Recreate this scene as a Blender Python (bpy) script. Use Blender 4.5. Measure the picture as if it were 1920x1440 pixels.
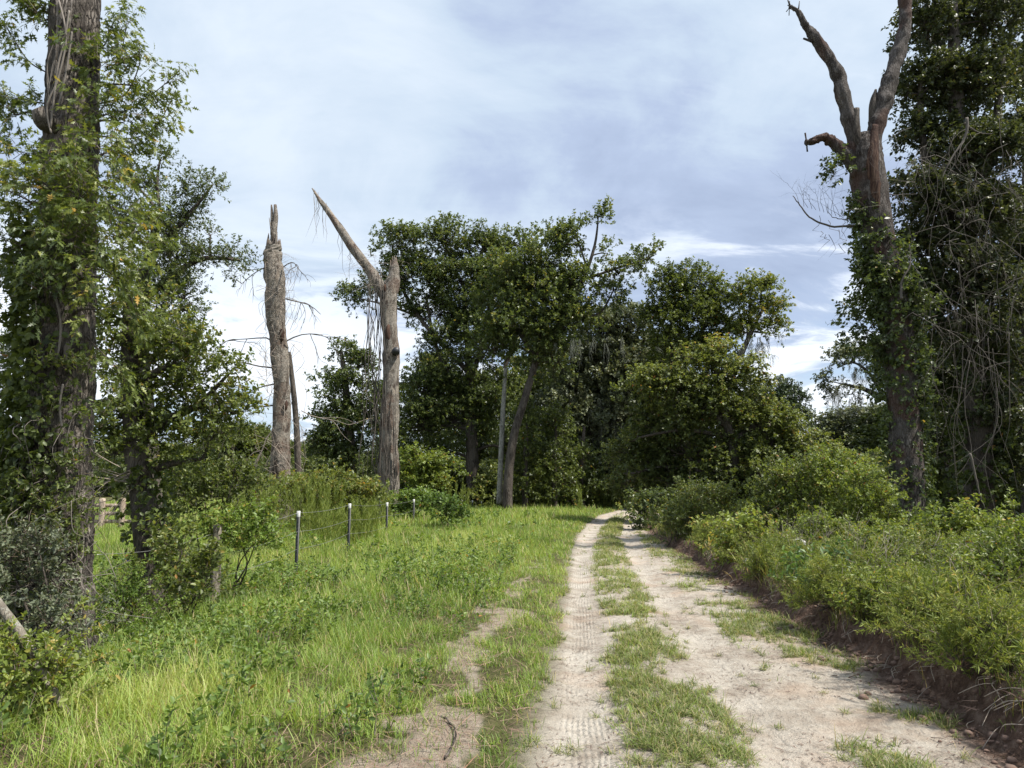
import bpy, math
import numpy as np
from mathutils import Vector

# ------------------------------------------------------------------ scene, camera, light
for o in list(bpy.data.objects): bpy.data.objects.remove(o)
S = bpy.context.scene
C = S.collection
EYE = 1.7; PITCH = 8.44; F = 1280.0
cam = bpy.data.cameras.new('camera'); cam.lens = 24; cam.sensor_width = 36
cam.clip_start = 0.05; cam.clip_end = 3000
co = bpy.data.objects.new('camera', cam); C.objects.link(co)
co.location = (0, 0, EYE); co.rotation_euler = (math.radians(90 + PITCH), 0, 0)
S.camera = co
SUN_EL = 59.0; SUN_AZ = 110.0            # azimuth clockwise from +Y: the sun stands to the right, a little behind
a, e = math.radians(SUN_AZ), math.radians(SUN_EL)
to_sun = Vector((math.sin(a) * math.cos(e), math.cos(a) * math.cos(e), math.sin(e)))
sl = bpy.data.lights.new('sun', 'SUN'); sl.energy = 4.5; sl.angle = math.radians(2.5); sl.color = (1.0, 0.955, 0.88)
so = bpy.data.objects.new('sun', sl); C.objects.link(so)
so.rotation_euler = to_sun.to_track_quat('Z', 'Y').to_euler()
S.view_settings.view_transform = 'Standard'; S.view_settings.look = 'None'
S.view_settings.exposure = 0.72; S.view_settings.gamma = 1.0
S.render.resolution_x = 1024; S.render.resolution_y = 768
S.render.engine = 'CYCLES'
S.cycles.max_bounces = 5; S.cycles.diffuse_bounces = 3; S.cycles.transmission_bounces = 3
S.cycles.glossy_bounces = 1

class NT:
    """small node-tree writer"""
    def __init__(s, tree): s.t = tree; tree.nodes.clear()
    def n(s, typ, **kw):
        nd = s.t.nodes.new(typ)
        for k, v in kw.items(): setattr(nd, k, v)
        return nd
    def l(s, a_, b_): s.t.links.new(a_, b_)
    def val(s, sock, v):
        if hasattr(v, 'is_linked') or isinstance(v, bpy.types.NodeSocket): s.l(v, sock)
        else: sock.default_value = v
    def m(s, op, a_, b_=None, c_=None, clamp=False):
        nd = s.n('ShaderNodeMath', operation=op, use_clamp=clamp)
        s.val(nd.inputs[0], a_)
        if b_ is not None: s.val(nd.inputs[1], b_)
        if c_ is not None: s.val(nd.inputs[2], c_)
        return nd.outputs[0]
    def vm(s, op, a_, b_=None):
        nd = s.n('ShaderNodeVectorMath', operation=op)
        s.val(nd.inputs[0], a_)
        if b_ is not None: s.val(nd.inputs[1], b_)
        return nd.outputs['Vector'] if op not in ('DOT_PRODUCT', 'LENGTH') else nd.outputs['Value']
    def noise(s, vec, scale, detail=4, rough=0.55, dist=0.0, out='Fac'):
        nd = s.n('ShaderNodeTexNoise'); nd.inputs['Scale'].default_value = scale
        nd.inputs['Detail'].default_value = detail; nd.inputs['Roughness'].default_value = rough
        nd.inputs['Distortion'].default_value = dist
        if vec is not None: s.l(vec, nd.inputs['Vector'])
        return nd.outputs[out]
    def ramp(s, fac, stops):
        nd = s.n('ShaderNodeValToRGB'); s.l(fac, nd.inputs[0]); r = nd.color_ramp
        while len(r.elements) < len(stops): r.elements.new(0.5)
        for el, (p, c) in zip(r.elements, stops):
            el.position = p; el.color = (c[0], c[1], c[2], 1) if len(c) == 3 else c
        return nd.outputs[0]
    def sm(s, v, lo, hi):
        nd = s.n('ShaderNodeMapRange', interpolation_type='SMOOTHSTEP')
        s.val(nd.inputs[0], v); nd.inputs[1].default_value = lo; nd.inputs[2].default_value = hi
        return nd.outputs[0]
    def mix(s, fac, a_, b_):
        nd = s.n('ShaderNodeMix', data_type='RGBA')
        s.val(nd.inputs[0], fac)
        for sock, v in ((nd.inputs[6], a_), (nd.inputs[7], b_)):
            if isinstance(v, bpy.types.NodeSocket): s.l(v, sock)
            else: sock.default_value = (v[0], v[1], v[2], 1)
        return nd.outputs[2]

# world: nishita sky behind a broken deck of blue-grey cloud
W = bpy.data.worlds.new('World'); S.world = W; W.use_nodes = True
w = NT(W.node_tree)
sky = w.n('ShaderNodeTexSky', sky_type='NISHITA', sun_disc=False)
sky.sun_elevation = math.radians(SUN_EL); sky.sun_rotation = math.radians(SUN_AZ)
sky.altitude = 10; sky.air_density = 1.0; sky.dust_density = 1.2
geo = w.n('ShaderNodeTexCoord').outputs['Generated']
sep = w.n('ShaderNodeSeparateXYZ'); w.l(geo, sep.inputs[0])
zz = w.m('MAXIMUM', w.m('ADD', sep.outputs[2], 0.42), 0.2)
comb = w.n('ShaderNodeCombineXYZ')
w.l(w.m('DIVIDE', sep.outputs[0], zz), comb.inputs[0]); w.l(w.m('DIVIDE', sep.outputs[1], zz), comb.inputs[1])
mp = w.n('ShaderNodeMapping'); w.l(comb.outputs[0], mp.inputs[0])
mp.inputs['Location'].default_value = (3.3, 1.7, 0.4); mp.inputs['Rotation'].default_value = (0, 0, math.radians(18))
mp.inputs['Scale'].default_value = (0.75, 1.0, 1)
big = w.noise(mp.outputs[0], 1.25, 5, 0.5, 0.4)
med = w.noise(mp.outputs[0], 3.6, 9, 0.60, 0.5)
mp2 = w.n('ShaderNodeMapping'); w.l(comb.outputs[0], mp2.inputs[0])
mp2.inputs['Rotation'].default_value = (0, 0, math.radians(-38)); mp2.inputs['Scale'].default_value = (0.6, 2.4, 1)
mp2.inputs['Location'].default_value = (1.2, 0.3, 0)
fine = w.noise(mp2.outputs[0], 3.0, 8, 0.62, 0.3)
tone = w.m('ADD', w.m('ADD', w.m('MULTIPLY', big, 0.6), w.m('MULTIPLY', med, 0.40)), w.m('MULTIPLY', fine, 0.16))
# the zenith side is paler, a darker belt lies at mid height, and it opens towards the horizon
belt = w.m('MULTIPLY', w.sm(sep.outputs[2], 0.58, 0.32), w.sm(sep.outputs[2], 0.08, 0.30))
tone = w.m('SUBTRACT', w.m('ADD', w.m('MULTIPLY_ADD', tone, 1.55, -0.365), 0.045), w.m('MULTIPLY', belt, 0.10))
ccol = w.ramp(tone, [(0.30, (0.285, 0.345, 0.475)), (0.43, (0.355, 0.425, 0.565)), (0.53, (0.445, 0.53, 0.635)), (0.70, (0.56, 0.63, 0.71))])
wis = w.m('MULTIPLY', w.sm(fine, 0.56, 0.72), w.m('MULTIPLY', w.sm(sep.outputs[0], 0.02, 0.40), w.sm(sep.outputs[2], 0.62, 0.35)))
ccol = w.mix(w.m('MULTIPLY', wis, 0.75), ccol, (0.86, 0.90, 0.95))
low = w.sm(sep.outputs[2], 0.42, 0.14)
puff = w.m('MULTIPLY', w.sm(med, 0.46, 0.55), low)
ccol = w.mix(w.m('MULTIPLY', puff, 0.8), ccol, (0.84, 0.88, 0.94))
bg1 = w.n('ShaderNodeBackground'); w.l(sky.outputs[0], bg1.inputs[0]); bg1.inputs[1].default_value = 0.12
bg2 = w.n('ShaderNodeBackground'); w.l(ccol, bg2.inputs[0]); bg2.inputs[1].default_value = 1.0
gap = w.m('MULTIPLY', w.sm(med, 0.50, 0.40), w.sm(sep.outputs[2], 0.30, 0.12))
cov = w.m('SUBTRACT', 0.95, w.m('MULTIPLY', gap, 0.6))
mx = w.n('ShaderNodeMixShader'); w.l(cov, mx.inputs[0]); w.l(bg1.outputs[0], mx.inputs[1]); w.l(bg2.outputs[0], mx.inputs[2])
bg2.inputs[1].default_value = 0.90
wo = w.n('ShaderNodeOutputWorld'); w.l(mx.outputs[0], wo.inputs[0])
W.cycles.sampling_method = 'MANUAL'; W.cycles.sample_map_resolution = 512

# ------------------------------------------------------------------ maths helpers
rng = np.random.default_rng(7)
cp, sp = math.cos(math.radians(PITCH)), math.sin(math.radians(PITCH))
def ray(px, py):
    x = (px - 960) / F; y = -(py - 720) / F
    return np.array([x, cp - y * sp, sp + y * cp])
def P(px, py, D):
    """world point at distance D (metres along the view's ground direction) seen at photo pixel px, py"""
    d = ray(px, py); return np.array([0, 0, EYE]) + d * (D / d[1])
def mpp(D): return D / F
def G(px, py):
    d = ray(px, py); return (np.array([0, 0, EYE]) + d * (-EYE / d[2]))[:2]
def hash2(ix, iy, seed):
    n_ = (ix.astype(np.int64) * 374761393 + iy.astype(np.int64) * 668265263 + seed * 974634777) & 0x7fffffff
    n_ = ((n_ ^ (n_ >> 13)) * 1274126177) & 0x7fffffff
    return ((n_ ^ (n_ >> 16)) & 0xffff) / 65535.0
def vnoise(x, y, seed=0):
    x = np.asarray(x, float); y = np.asarray(y, float)
    ix = np.floor(x); iy = np.floor(y); fx = x - ix; fy = y - iy
    fx = fx * fx * (3 - 2 * fx); fy = fy * fy * (3 - 2 * fy)
    ix = ix.astype(np.int64); iy = iy.astype(np.int64)
    return ((hash2(ix, iy, seed) * (1 - fx) + hash2(ix + 1, iy, seed) * fx) * (1 - fy)
            + (hash2(ix, iy + 1, seed) * (1 - fx) + hash2(ix + 1, iy + 1, seed) * fx) * fy)
def fbm(x, y, seed=0, o=4):
    s_ = 0; a_ = 0.5; t = 0
    for k in range(o):
        s_ = s_ + a_ * vnoise(x * 2 ** k, y * 2 ** k, seed + k * 17); t += a_; a_ *= 0.55
    return s_ / t
def sstep(x, lo, hi):
    t = np.clip((x - lo) / (hi - lo), 0, 1); return t * t * (3 - 2 * t)
def nrm(v): return v / np.maximum(np.linalg.norm(v, axis=-1, keepdims=True), 1e-9)

# ------------------------------------------------------------------ road layout (traced points on the flat)
lt = np.array([G(*p) for p in [(1096, 1440), (1090, 1300), (1087, 1200), (1086, 1110), (1090, 1050), (1104, 1005), (1122, 980)]])
le = np.array([G(*p) for p in [(1000, 1440), (1035, 1300), (1050, 1200), (1062, 1110), (1070, 1050), (1084, 1000), (1100, 976)]])
rt = np.array([G(*p) for p in [(1960, 1440), (1815, 1340), (1650, 1255), (1560, 1200), (1455, 1142), (1372, 1095), (1292, 1045), (1218, 1000), (1190, 976)]])
TRK = 1.28
YY = np.array([-20, 2, 4.5, 7, 10.5, 16, 23, 30, 40, 50, 58, 64, 70, 90, 400.])
ltx = np.interp(YY, lt[:, 1], lt[:, 0]); lex = np.interp(YY, le[:, 1], le[:, 0]); rtx = np.interp(YY, rt[:, 1], rt[:, 0])
for arr, x0, w0 in ((ltx, 0.30, 0), (lex, -0.1, -0.3), (rtx, 3.1, 2.1)):
    arr[0] = x0 - 1.5; arr[1] = x0
far = YY >= 30
ltx[far] = np.array([3.7, 5.6, 8.6, 12.0, 16.0, 21, 45, 300.]); lex[far] = ltx[far] - 0.5; rtx[far] = ltx[far] + 2.1
def road(y):
    return np.interp(y, YY, lex), np.interp(y, YY, ltx), np.interp(y, YY, rtx)
def H(x, y):
    x = np.asarray(x, float); y = np.asarray(y, float)
    l_, t_, r_ = road(y)
    r_ = r_ + (fbm(y * 1.3, y * 0 + 3.3, 5, 4) - 0.5) * 0.55 * sstep(30 - y, 0, 15)
    z = (fbm(x * 0.35, y * 0.35, 1, 4) - 0.5) * 0.16 * sstep(l_ - x, 0, 2)
    z = z + 0.08 * sstep(l_ - x, 0.0, 0.5) - 0.36 * sstep(l_ - x, 2.5, 6) * sstep(24 - y, 0, 8) * sstep(y, 3, 9) + 0.10 * sstep(l_ - x, 1, 4) * sstep(y, 20, 27) - 0.2 * sstep(l_ - x, 9, 14) * sstep(y, 20, 27)
    bh = (0.25 * sstep(34 - y, 0, 20) + 0.06) * (0.8 + 0.4 * vnoise(y * 1.1, x * 0, 9))
    z = z + bh * sstep(x - r_, 0.0, 0.26) + 0.15 * sstep(x - r_, 0.4, 4.0)
    z = z + 0.07 * (fbm(x * 5, y * 5, 21, 3) - 0.5) * sstep(x - r_, -0.15, 0.2) * sstep(r_ + 0.7 - x, 0, 0.3) * 2
    on = sstep(x - l_, -0.1, 0.15) * sstep(r_ - x, -0.1, 0.2)
    for c in (0.0, TRK): z = z - 0.032 * on * np.exp(-((x - t_ - c) / 0.21) ** 2)
    z = z + 0.03 * on * np.exp(-((x - t_ - TRK / 2) / 0.3) ** 2)
    z = z + on * ((fbm(x * 3.1, y * 1.7, 31, 4) - 0.5) * 0.035 + (fbm(x * 11, y * 8, 41, 3) - 0.5) * 0.014)
    return z
def Hs(x, y): return float(H(np.array([x]), np.array([y]))[0])
def trail(x, y):
    """bare earth strip left of the verge: 1 on the strip"""
    pts = np.array([G(*p) for p in [(800, 1440), (850, 1330), (905, 1220), (955, 1140), (985, 1090), (1010, 1055)]])
    c = np.interp(y, pts[:, 1], pts[:, 0]); wd = np.interp(y, pts[:, 1], [0.30, 0.18, 0.13, 0.12, 0.08, 0.02])
    wob = (fbm(x * 2.2, y * 2.2, 77, 3) - 0.5) * 1.1
    wd = wd * (.35 + 1.3 * sstep(fbm(x * 1.1, y * .9, 78, 3), .32, .6))
    return sstep(wd - np.abs(x - c + wob), -0.10, 0.12) * (y < 15)

# ------------------------------------------------------------------ mesh helpers
def mesh_tris(name, V, T, mat, parent=None, tint=None, attrs=None, smooth=False, loc=None):
    me = bpy.data.meshes.new(name)
    V = np.ascontiguousarray(V, dtype=np.float32); T = np.ascontiguousarray(T, dtype=np.int32)
    k = T.shape[1]
    me.vertices.add(len(V)); me.loops.add(T.size); me.polygons.add(len(T))
    me.vertices.foreach_set('co', V.ravel())
    me.loops.foreach_set('vertex_index', T.ravel())
    me.polygons.foreach_set('loop_start', np.arange(0, T.size, k, dtype=np.int32))
    me.polygons.foreach_set('loop_total', np.full(len(T), k, dtype=np.int32))
    if smooth: me.polygons.foreach_set('use_smooth', np.ones(len(T), dtype=bool))
    if tint is not None:
        at = me.attributes.new('tint', 'FLOAT', 'POINT'); at.data.foreach_set('value', np.asarray(tint, dtype=np.float32))
    for k_, v_ in (attrs or {}).items():
        at = me.attributes.new(k_, 'FLOAT_VECTOR', 'POINT'); at.data.foreach_set('vector', np.ascontiguousarray(v_, dtype=np.float32).ravel())
    me.update(calc_edges=True); me.materials.append(mat)
    o = bpy.data.objects.new(name, me); C.objects.link(o)
    if parent is not None: o.parent = parent
    return o
def thing(name, loc, label, cat, group=None):
    o = bpy.data.objects.new(name, None); C.objects.link(o); o.location = tuple(float(c) for c in loc)
    o.empty_display_size = 0.3; o['label'] = label; o['category'] = cat
    if group: o['group'] = group
    return o
def tag(o, label=None, cat=None, group=None, kind=None):
    if label: o['label'] = label
    if cat: o['category'] = cat
    if group: o['group'] = group
    if kind: o['kind'] = kind
    return o
class Bag:
    """collects tubes and leaves in world space; build() re-bases them on the parent's location"""
    def __init__(s): s.V = []; s.T = []; s.A = []; s.n = 0
    def add(s, V, T, tint):
        if len(V) == 0: return
        s.V.append(V); s.T.append(T + s.n); s.A.append(np.broadcast_to(tint, (len(V),)).astype(np.float32)); s.n += len(V)
    def build(s, name, mat, parent=None, smooth=False):
        if s.n == 0: return None
        V = np.concatenate(s.V); 
        if parent is not None: V = V - np.array(parent.location)
        return mesh_tris(name, V, np.concatenate(s.T), mat, parent, np.concatenate(s.A), smooth=smooth)
def smooth_path(pts, n=None, seed=None, wob=0.0):
    pts = np.asarray(pts, float); k = len(pts)
    if n is None: n = max(6, k * 4)
    t = np.linspace(0, k - 1, n); i = np.clip(np.floor(t).astype(int), 0, k - 2); f = (t - i)[:, None]
    p0 = pts[np.clip(i - 1, 0, k - 1)]; p1 = pts[i]; p2 = pts[i + 1]; p3 = pts[np.clip(i + 2, 0, k - 1)]
    r = 0.5 * ((2 * p1) + (-p0 + p2) * f + (2 * p0 - 5 * p1 + 4 * p2 - p3) * f ** 2 + (-p0 + 3 * p1 - 3 * p2 + p3) * f ** 3)
    if wob:
        d = rng.normal(size=(n, r.shape[1])) * wob
        d = (d + np.roll(d, 1, 0) + np.roll(d, -1, 0)) / 3; d[0] = 0
        r = r + d
    return r
def tube(bag, path, rad, sides=6, tint=0.5, rough=0.0, cap=True, seed=0, fine=0.0):
    path = np.asarray(path, float)[:, :3]; n = len(path); rad = np.broadcast_to(rad, (n,)).astype(float)
    d = nrm(np.gradient(path, axis=0))
    ref = np.array([0.3, 0.9, 0.1]) if abs(d[0][2]) > 0.6 else np.array([0, 0, 1.0])
    u = nrm(np.cross(d, ref)); v = np.cross(d, u)
    ang = np.linspace(0, 2 * math.pi, sides, endpoint=False)
    R = np.repeat(rad[:, None], sides, 1)
    if rough:
        s_ = np.linspace(0, n * 0.35, n)[:, None]
        R = R * (1 + rough * 2 * (fbm(np.cos(ang)[None] * 1.4 + s_ * 0.6 + 7, np.sin(ang)[None] * 1.4 + s_ * 0.25 + 3 + seed, 50 + seed, 4) - 0.5))
    if fine:
        arc = np.concatenate([[0], np.cumsum(np.linalg.norm(np.diff(path, axis=0), axis=1))])[:, None]
        rid = fbm(ang[None] * rad.mean() * 22 + 0.0 * arc + 3 * (fbm(ang[None] * 2, arc * 2.0, 3, 2) - .5), arc * 4.5 + seed, 60 + seed, 3)
        R = R - fine * (1 - np.abs(rid - 0.5) * 4).clip(0, 1)
    V = path[:, None, :] + R[..., None] * (np.cos(ang)[None, :, None] * u[:, None, :] + np.sin(ang)[None, :, None] * v[:, None, :])
    V = V.reshape(-1, 3)
    i = np.arange(n - 1)[:, None] * sides; j = np.arange(sides)[None]; j2 = (j + 1) % sides
    a_ = (i + j).ravel(); b_ = (i + j2).ravel(); c_ = (i + sides + j2).ravel(); e_ = (i + sides + j).ravel()
    T = np.concatenate([np.stack([a_, b_, c_], 1), np.stack([a_, c_, e_], 1)])
    if cap:
        V = np.concatenate([V, path[-1:] + d[-1:] * rad[-1] * 0.2, path[:1]])
        m0 = (n - 1) * sides; jj = np.arange(sides)
        T = np.concatenate([T, np.stack([m0 + jj, m0 + (jj + 1) % sides, np.full(sides, n * sides)], 1),
                            np.stack([(jj + 1) % sides, jj, np.full(sides, n * sides + 1)], 1)])
    bag.add(V, T, tint)

# leaf shapes: columns are along, across, lift
def _leaf(v, t): return np.array(v, float), np.array(t, int)
LEAF = {
 'diamond': _leaf([(0, 0, 0), (.45, .5, .07), (1, 0, -.06), (.45, -.5, .07)], [(0, 1, 2), (0, 2, 3)]),
 'oval': _leaf([(0, 0, 0), (.28, .42, .06), (.68, .40, .05), (1, 0, -.1), (.68, -.40, .05), (.28, -.42, .06), (.5, 0, -.03)],
               [(0, 1, 6), (1, 2, 6), (2, 3, 6), (3, 4, 6), (4, 5, 6), (5, 0, 6)]),
 'lobed': _leaf([(0, 0, 0), (.30, .10, 0), (.34, .62, .05), (.46, .14, 0), (.60, .58, .03), (.66, .13, -.02), (.82, .34, -.05), (.80, .08, -.06), (1.05, 0, -.13),
                 (.80, -.08, -.06), (.80, -.36, -.05), (.66, -.13, -.02), (.58, -.60, .03), (.46, -.14, 0), (.30, -.58, .05), (.26, -.10, 0)],
                [(0, 1, 15), (1, 2, 3), (3, 13, 15), (1, 3, 15), (13, 14, 15), (3, 4, 5), (3, 5, 11), (3, 11, 13), (11, 12, 13), (5, 6, 7), (5, 7, 9), (5, 9, 11), (9, 10, 11), (7, 8, 9)]),
 'blade': _leaf([(0, .3, 0), (0, -.3, 0), (.35, .5, .0), (.35, -.5, .0), (.7, .38, -.10), (.7, -.38, -.10), (1, 0, -.30)],
                [(0, 1, 3), (0, 3, 2), (2, 3, 5), (2, 5, 4), (4, 5, 6)]),
 'spike': _leaf([(0, .5, 0), (0, -.5, 0), (.55, .35, -.02), (.55, -.35, -.02), (1, 0, -.14)], [(0, 1, 3), (0, 3, 2), (2, 3, 4)]),
}
def leaves(bag, B, D, N, L, Wd, shape, tint):
    tv, tt = LEAF[shape]; n = len(B)
    if n == 0: return
    D = nrm(D); N = nrm(N - (N * D).sum(1, keepdims=True) * D); A = np.cross(D, N)
    L = np.broadcast_to(L, (n,))[:, None, None]; Wd = np.broadcast_to(Wd, (n,))[:, None, None]
    V = B[:, None] + D[:, None] * tv[None, :, 0:1] * L + A[:, None] * tv[None, :, 1:2] * Wd + N[:, None] * tv[None, :, 2:3] * L
    T = tt[None] + (np.arange(n) * len(tv))[:, None, None]
    bag.add(V.reshape(-1, 3), T.reshape(-1, 3), np.repeat(np.broadcast_to(tint, (n,)), len(tv)))
LK = {  # leaf kinds: shoot length, leaves per shoot, leaf length, width, shape, droop, up bias of the blade normal, spread
 'far':   dict(sl=.66, k=14, l=.185, w=.120, shape='diamond', droop=.15, up=.55, spread=.9, tip=.6),
 'farbig':dict(sl=.80, k=13, l=.25, w=.17, shape='diamond', droop=.15, up=.55, spread=.9, tip=.6),
 'mid':   dict(sl=.44, k=14, l=.115, w=.072, shape='diamond', droop=.15, up=.5, spread=.9, tip=.6),
 'small': dict(sl=.34, k=14, l=.078, w=.036, shape='diamond', droop=.15, up=.4, spread=.8, tip=.8),
 'near':  dict(sl=.34, k=14, l=.072, w=.040, shape='oval', droop=.10, up=.45, spread=.8, tip=.8),
 'oak':   dict(sl=.42, k=15, l=.118, w=.042, shape='lobed', droop=.75, up=.35, spread=.8, tip=.7),
 'fine':  dict(sl=.26, k=26, l=.062, w=.011, shape='diamond', droop=.0, up=.2, spread=.7, tip=.9),
 'tiny':  dict(sl=.24, k=15, l=.046, w=.024, shape='oval', droop=.10, up=.45, spread=.8, tip=.8),
 'broad': dict(sl=.30, k=9, l=.085, w=.050, shape='oval', droop=.15, up=.6, spread=.9, tip=.8),
 'ivy':   dict(sl=.16, k=5, l=.085, w=.062, shape='oval', droop=.5, up=.1, spread=.9, tip=1.),
 'ivyfar':dict(sl=.30, k=8, l=.13, w=.10, shape='diamond', droop=.5, up=.1, spread=.9, tip=1.),
 'vinefar':dict(sl=.5, k=12, l=.14, w=.11, shape='diamond', droop=.35, up=.65, spread=.9, tip=1.),
}
def shoots(bag, SP, SD, kind, tint0, twigs=True, scale=1.0, tv=0.16):
    q = LK[kind]; n = len(SP)
    if n == 0: return
    SD = nrm(SD); Ls = q['sl'] * scale * rng.uniform(.6, 1.25, n)
    ref = nrm(rng.normal(size=(n, 3))); U = nrm(np.cross(SD, ref)); Vv = np.cross(SD, U)
    k = q['k']
    t = (0.08 + 0.92 * (rng.random((n, k)) ** q['tip']))
    az = np.arange(k)[None] * 2.4 + rng.uniform(0, 6.28, (n, 1)) + rng.normal(0, .4, (n, k))
    sag = -0.25 * q['droop']
    base = SP[:, None] + SD[:, None] * (t * Ls[:, None])[..., None]
    base[..., 2] += sag * (t ** 2) * Ls[:, None]
    rad = np.cos(az)[..., None] * U[:, None] + np.sin(az)[..., None] * Vv[:, None]
    dirs = SD[:, None] * 0.55 + rad * q['spread'] + rng.normal(0, .15, (n, k, 3))
    dirs[..., 2] -= q['droop']
    N = rng.normal(0, 1, (n, k, 3)) * (1 - q['up']); N[..., 2] += q['up'] * 1.6
    sz = rng.uniform(.45, 1.3, (n, k))
    tn = np.clip(np.broadcast_to(tint0, (n,))[:, None] + rng.normal(0, tv, (n, k)), 0.0, 0.93)
    tn = np.where(rng.random((n, k)) < 0.004, 1.0, tn)
    leaves(bag, base.reshape(-1, 3), dirs.reshape(-1, 3), N.reshape(-1, 3), (q['l'] * scale * sz).ravel(), (q['w'] * scale * sz).ravel(), q['shape'], tn.ravel())
    if twigs:
        tw = 0.004 * scale * (1.6 if 'far' in kind else 1)
        E = SP + SD * Ls[:, None]; E[:, 2] += sag * Ls
        V = np.stack([SP + U * tw, SP - U * tw, E, SP + Vv * tw], 1).reshape(-1, 3)
        T = np.array([[0, 1, 2], [1, 3, 2], [3, 0, 2]])[None] + (np.arange(n) * 4)[:, None, None]
        bag.add(V, T.reshape(-1, 3), -1.0)
DK = dict(tiny=1.35, fine=1.6, far=1.35, farbig=1.4, mid=1.75, small=1.5, near=1.6, oak=2.3, vinefar=1.45, ivy=1.4, broad=1.25)
def blob(bag, wood, c, r, kind, dens=1.0, tint=.45, rad0=0.05, origin=None, clump=None, hollow=0.0, flat=0.75, up=0.5):
    """one lobe of a crown: sub-clumps spread over its volume, each a tuft of leafy shoots"""
    c = np.asarray(c, float); r = np.asarray(r, float); q = LK[kind]
    rm = float(np.mean(r)); cr = clump or max(q['sl'] * 0.95, rm * 0.34)
    dens = dens * DK.get(kind, 1.3)
    area = 4 * math.pi * ((r[0] * r[1]) ** 1.6 / 3 + (r[0] * r[2]) ** 1.6 / 3 + (r[1] * r[2]) ** 1.6 / 3) ** (1 / 1.6)
    nc = max(4, int(area / (cr * cr * 2.0) * dens * 0.95))
    dv = nrm(rng.normal(size=(nc, 3))); dv[:, 2] = np.where((dv[:, 2] < -0.4) & (rng.random(nc) < .5), -dv[:, 2] * 0.6, dv[:, 2])
    f = rng.uniform(0.35, 1.06, nc) ** 0.7
    f = np.where(rng.random(nc) < .16, f * 1.22, f)
    cc = c + dv * r * f[:, None]
    crs = cr * rng.uniform(.35, 1.2, nc)
    ns = np.maximum(3, (crs ** 2 / q['sl'] ** 2 * 14.5).astype(int))
    idx = np.repeat(np.arange(nc), ns); m = len(idx)
    sd = nrm(rng.normal(size=(m, 3))); sd[:, 2] = np.abs(sd[:, 2]) * np.sign(rng.random(m) - .28)
    p = cc[idx] + sd * (crs[idx] * rng.uniform(.15, .85, m))[:, None] * np.array([1, 1, flat])
    d = sd + dv[idx] * 0.6; d[:, 2] += up
    ct = np.clip(tint + rng.normal(0, .12, nc), 0, .85)
    shoots(bag, p, d, kind, ct[idx])
    if wood is not None:
        for i in range(nc):
            if rng.random() < 0.75:
                s_ = c if origin is None else c * .6 + np.asarray(origin) * .4
                mid = (s_ + cc[i]) / 2 + rng.normal(0, .12 * rm, 3)
                tube(wood, smooth_path([s_, mid, cc[i]], 6), np.linspace(rad0, rad0 * .25, 6), 4, .5, cap=False)
def ivy_on(bag, path, rad, n, kind, side=None, t0=0, t1=1, tint=.4, out=0.0, scale=1.0, dn=0.4):
    path = np.asarray(path)[:, :3]; t = rng.uniform(t0, t1, n) * (len(path) - 1); i = np.clip(t.astype(int), 0, len(path) - 2); f = (t - i)[:, None]
    c = path[i] * (1 - f) + path[i + 1] * f; rr = np.interp(t, np.arange(len(path)), rad)
    az = rng.uniform(0, 6.283, n) if side is None else rng.normal(side[0], side[1], n)
    o_ = np.stack([np.cos(az), np.sin(az), np.zeros(n)], 1)
    p = c + o_ * (rr * 0.97 + out * rng.random(n) ** 1.5)[:, None]
    d = o_ + rng.normal(0, .4, (n, 3)); d[:, 2] -= dn
    # the patches are uneven
    keep = vnoise(az * 1.5 + 9, c[:, 2] * 1.1 + az, 88) > 0.28
    shoots(bag, p[keep], d[keep], kind, np.clip(tint + (vnoise(az[keep] * 2, c[keep][:, 2] * 1.5, 12) - .5) * .3, 0, .9), twigs=False, scale=scale)
def hang(bag, top, n, L, spread, tint=.5, wd=.012):
    """drooping strands (vine or moss) below a point"""
    for _ in range(n):
        s_ = np.array(top) + rng.normal(0, 1, 3) * spread; l_ = L * rng.uniform(.4, 1.1)
        q = np.array([s_ + np.array([rng.normal(0, .04) * k, rng.normal(0, .04) * k, -l_ * k / 4]) for k in range(5)])
        tube(bag, q, np.array([wd, wd, wd * .9, wd * .7, wd * .2]), 3, tint, cap=False)
def moss(bag, top, n, L, spread):
    """a tangle of soft curled strands hanging from one twig"""
    for _ in range(n):
        s_ = np.array(top) + rng.normal(0, 1, 3) * spread; l_ = L * rng.uniform(.25, 1.1)
        for _k in range(9):
            m_ = 9; l2_ = l_ * rng.uniform(.3, 1); w_ = np.cumsum(rng.normal(0, .045, (m_, 3)), 0); w_[:, 2] = 0
            q = s_ + rng.normal(0, .05, 3) + w_ + np.stack([np.zeros(m_), np.zeros(m_), -l2_ * np.linspace(0, 1, m_)], 1)
            tube(bag, q, np.linspace(.014, .004, m_) * rng.uniform(.6, 1.5), 3, rng.uniform(.3, .7), cap=False)
def twiggery(bag, p, d, L, r, depth, tint=.5, sag=.1, kink=.35, nb=3):
    d = nrm(np.asarray(d, float)); pts = [np.asarray(p, float)]; n = 5
    for k in range(n):
        d = nrm(d + rng.normal(0, kink * .5, 3) - np.array([0, 0, sag])); pts.append(pts[-1] + d * L / n)
    pts = np.array(pts); tube(bag, pts, np.linspace(r, r * .35, n + 1), 4 if r > .01 else 3, tint, cap=False)
    if depth > 0:
        for _ in range(nb):
            k = rng.integers(2, n + 1); dd = nrm(pts[k] - pts[k - 1]) + rng.normal(0, .6, 3)
            twiggery(bag, pts[k], dd, L * rng.uniform(.4, .75), r * .55, depth - 1, tint, sag, kink, nb)

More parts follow.
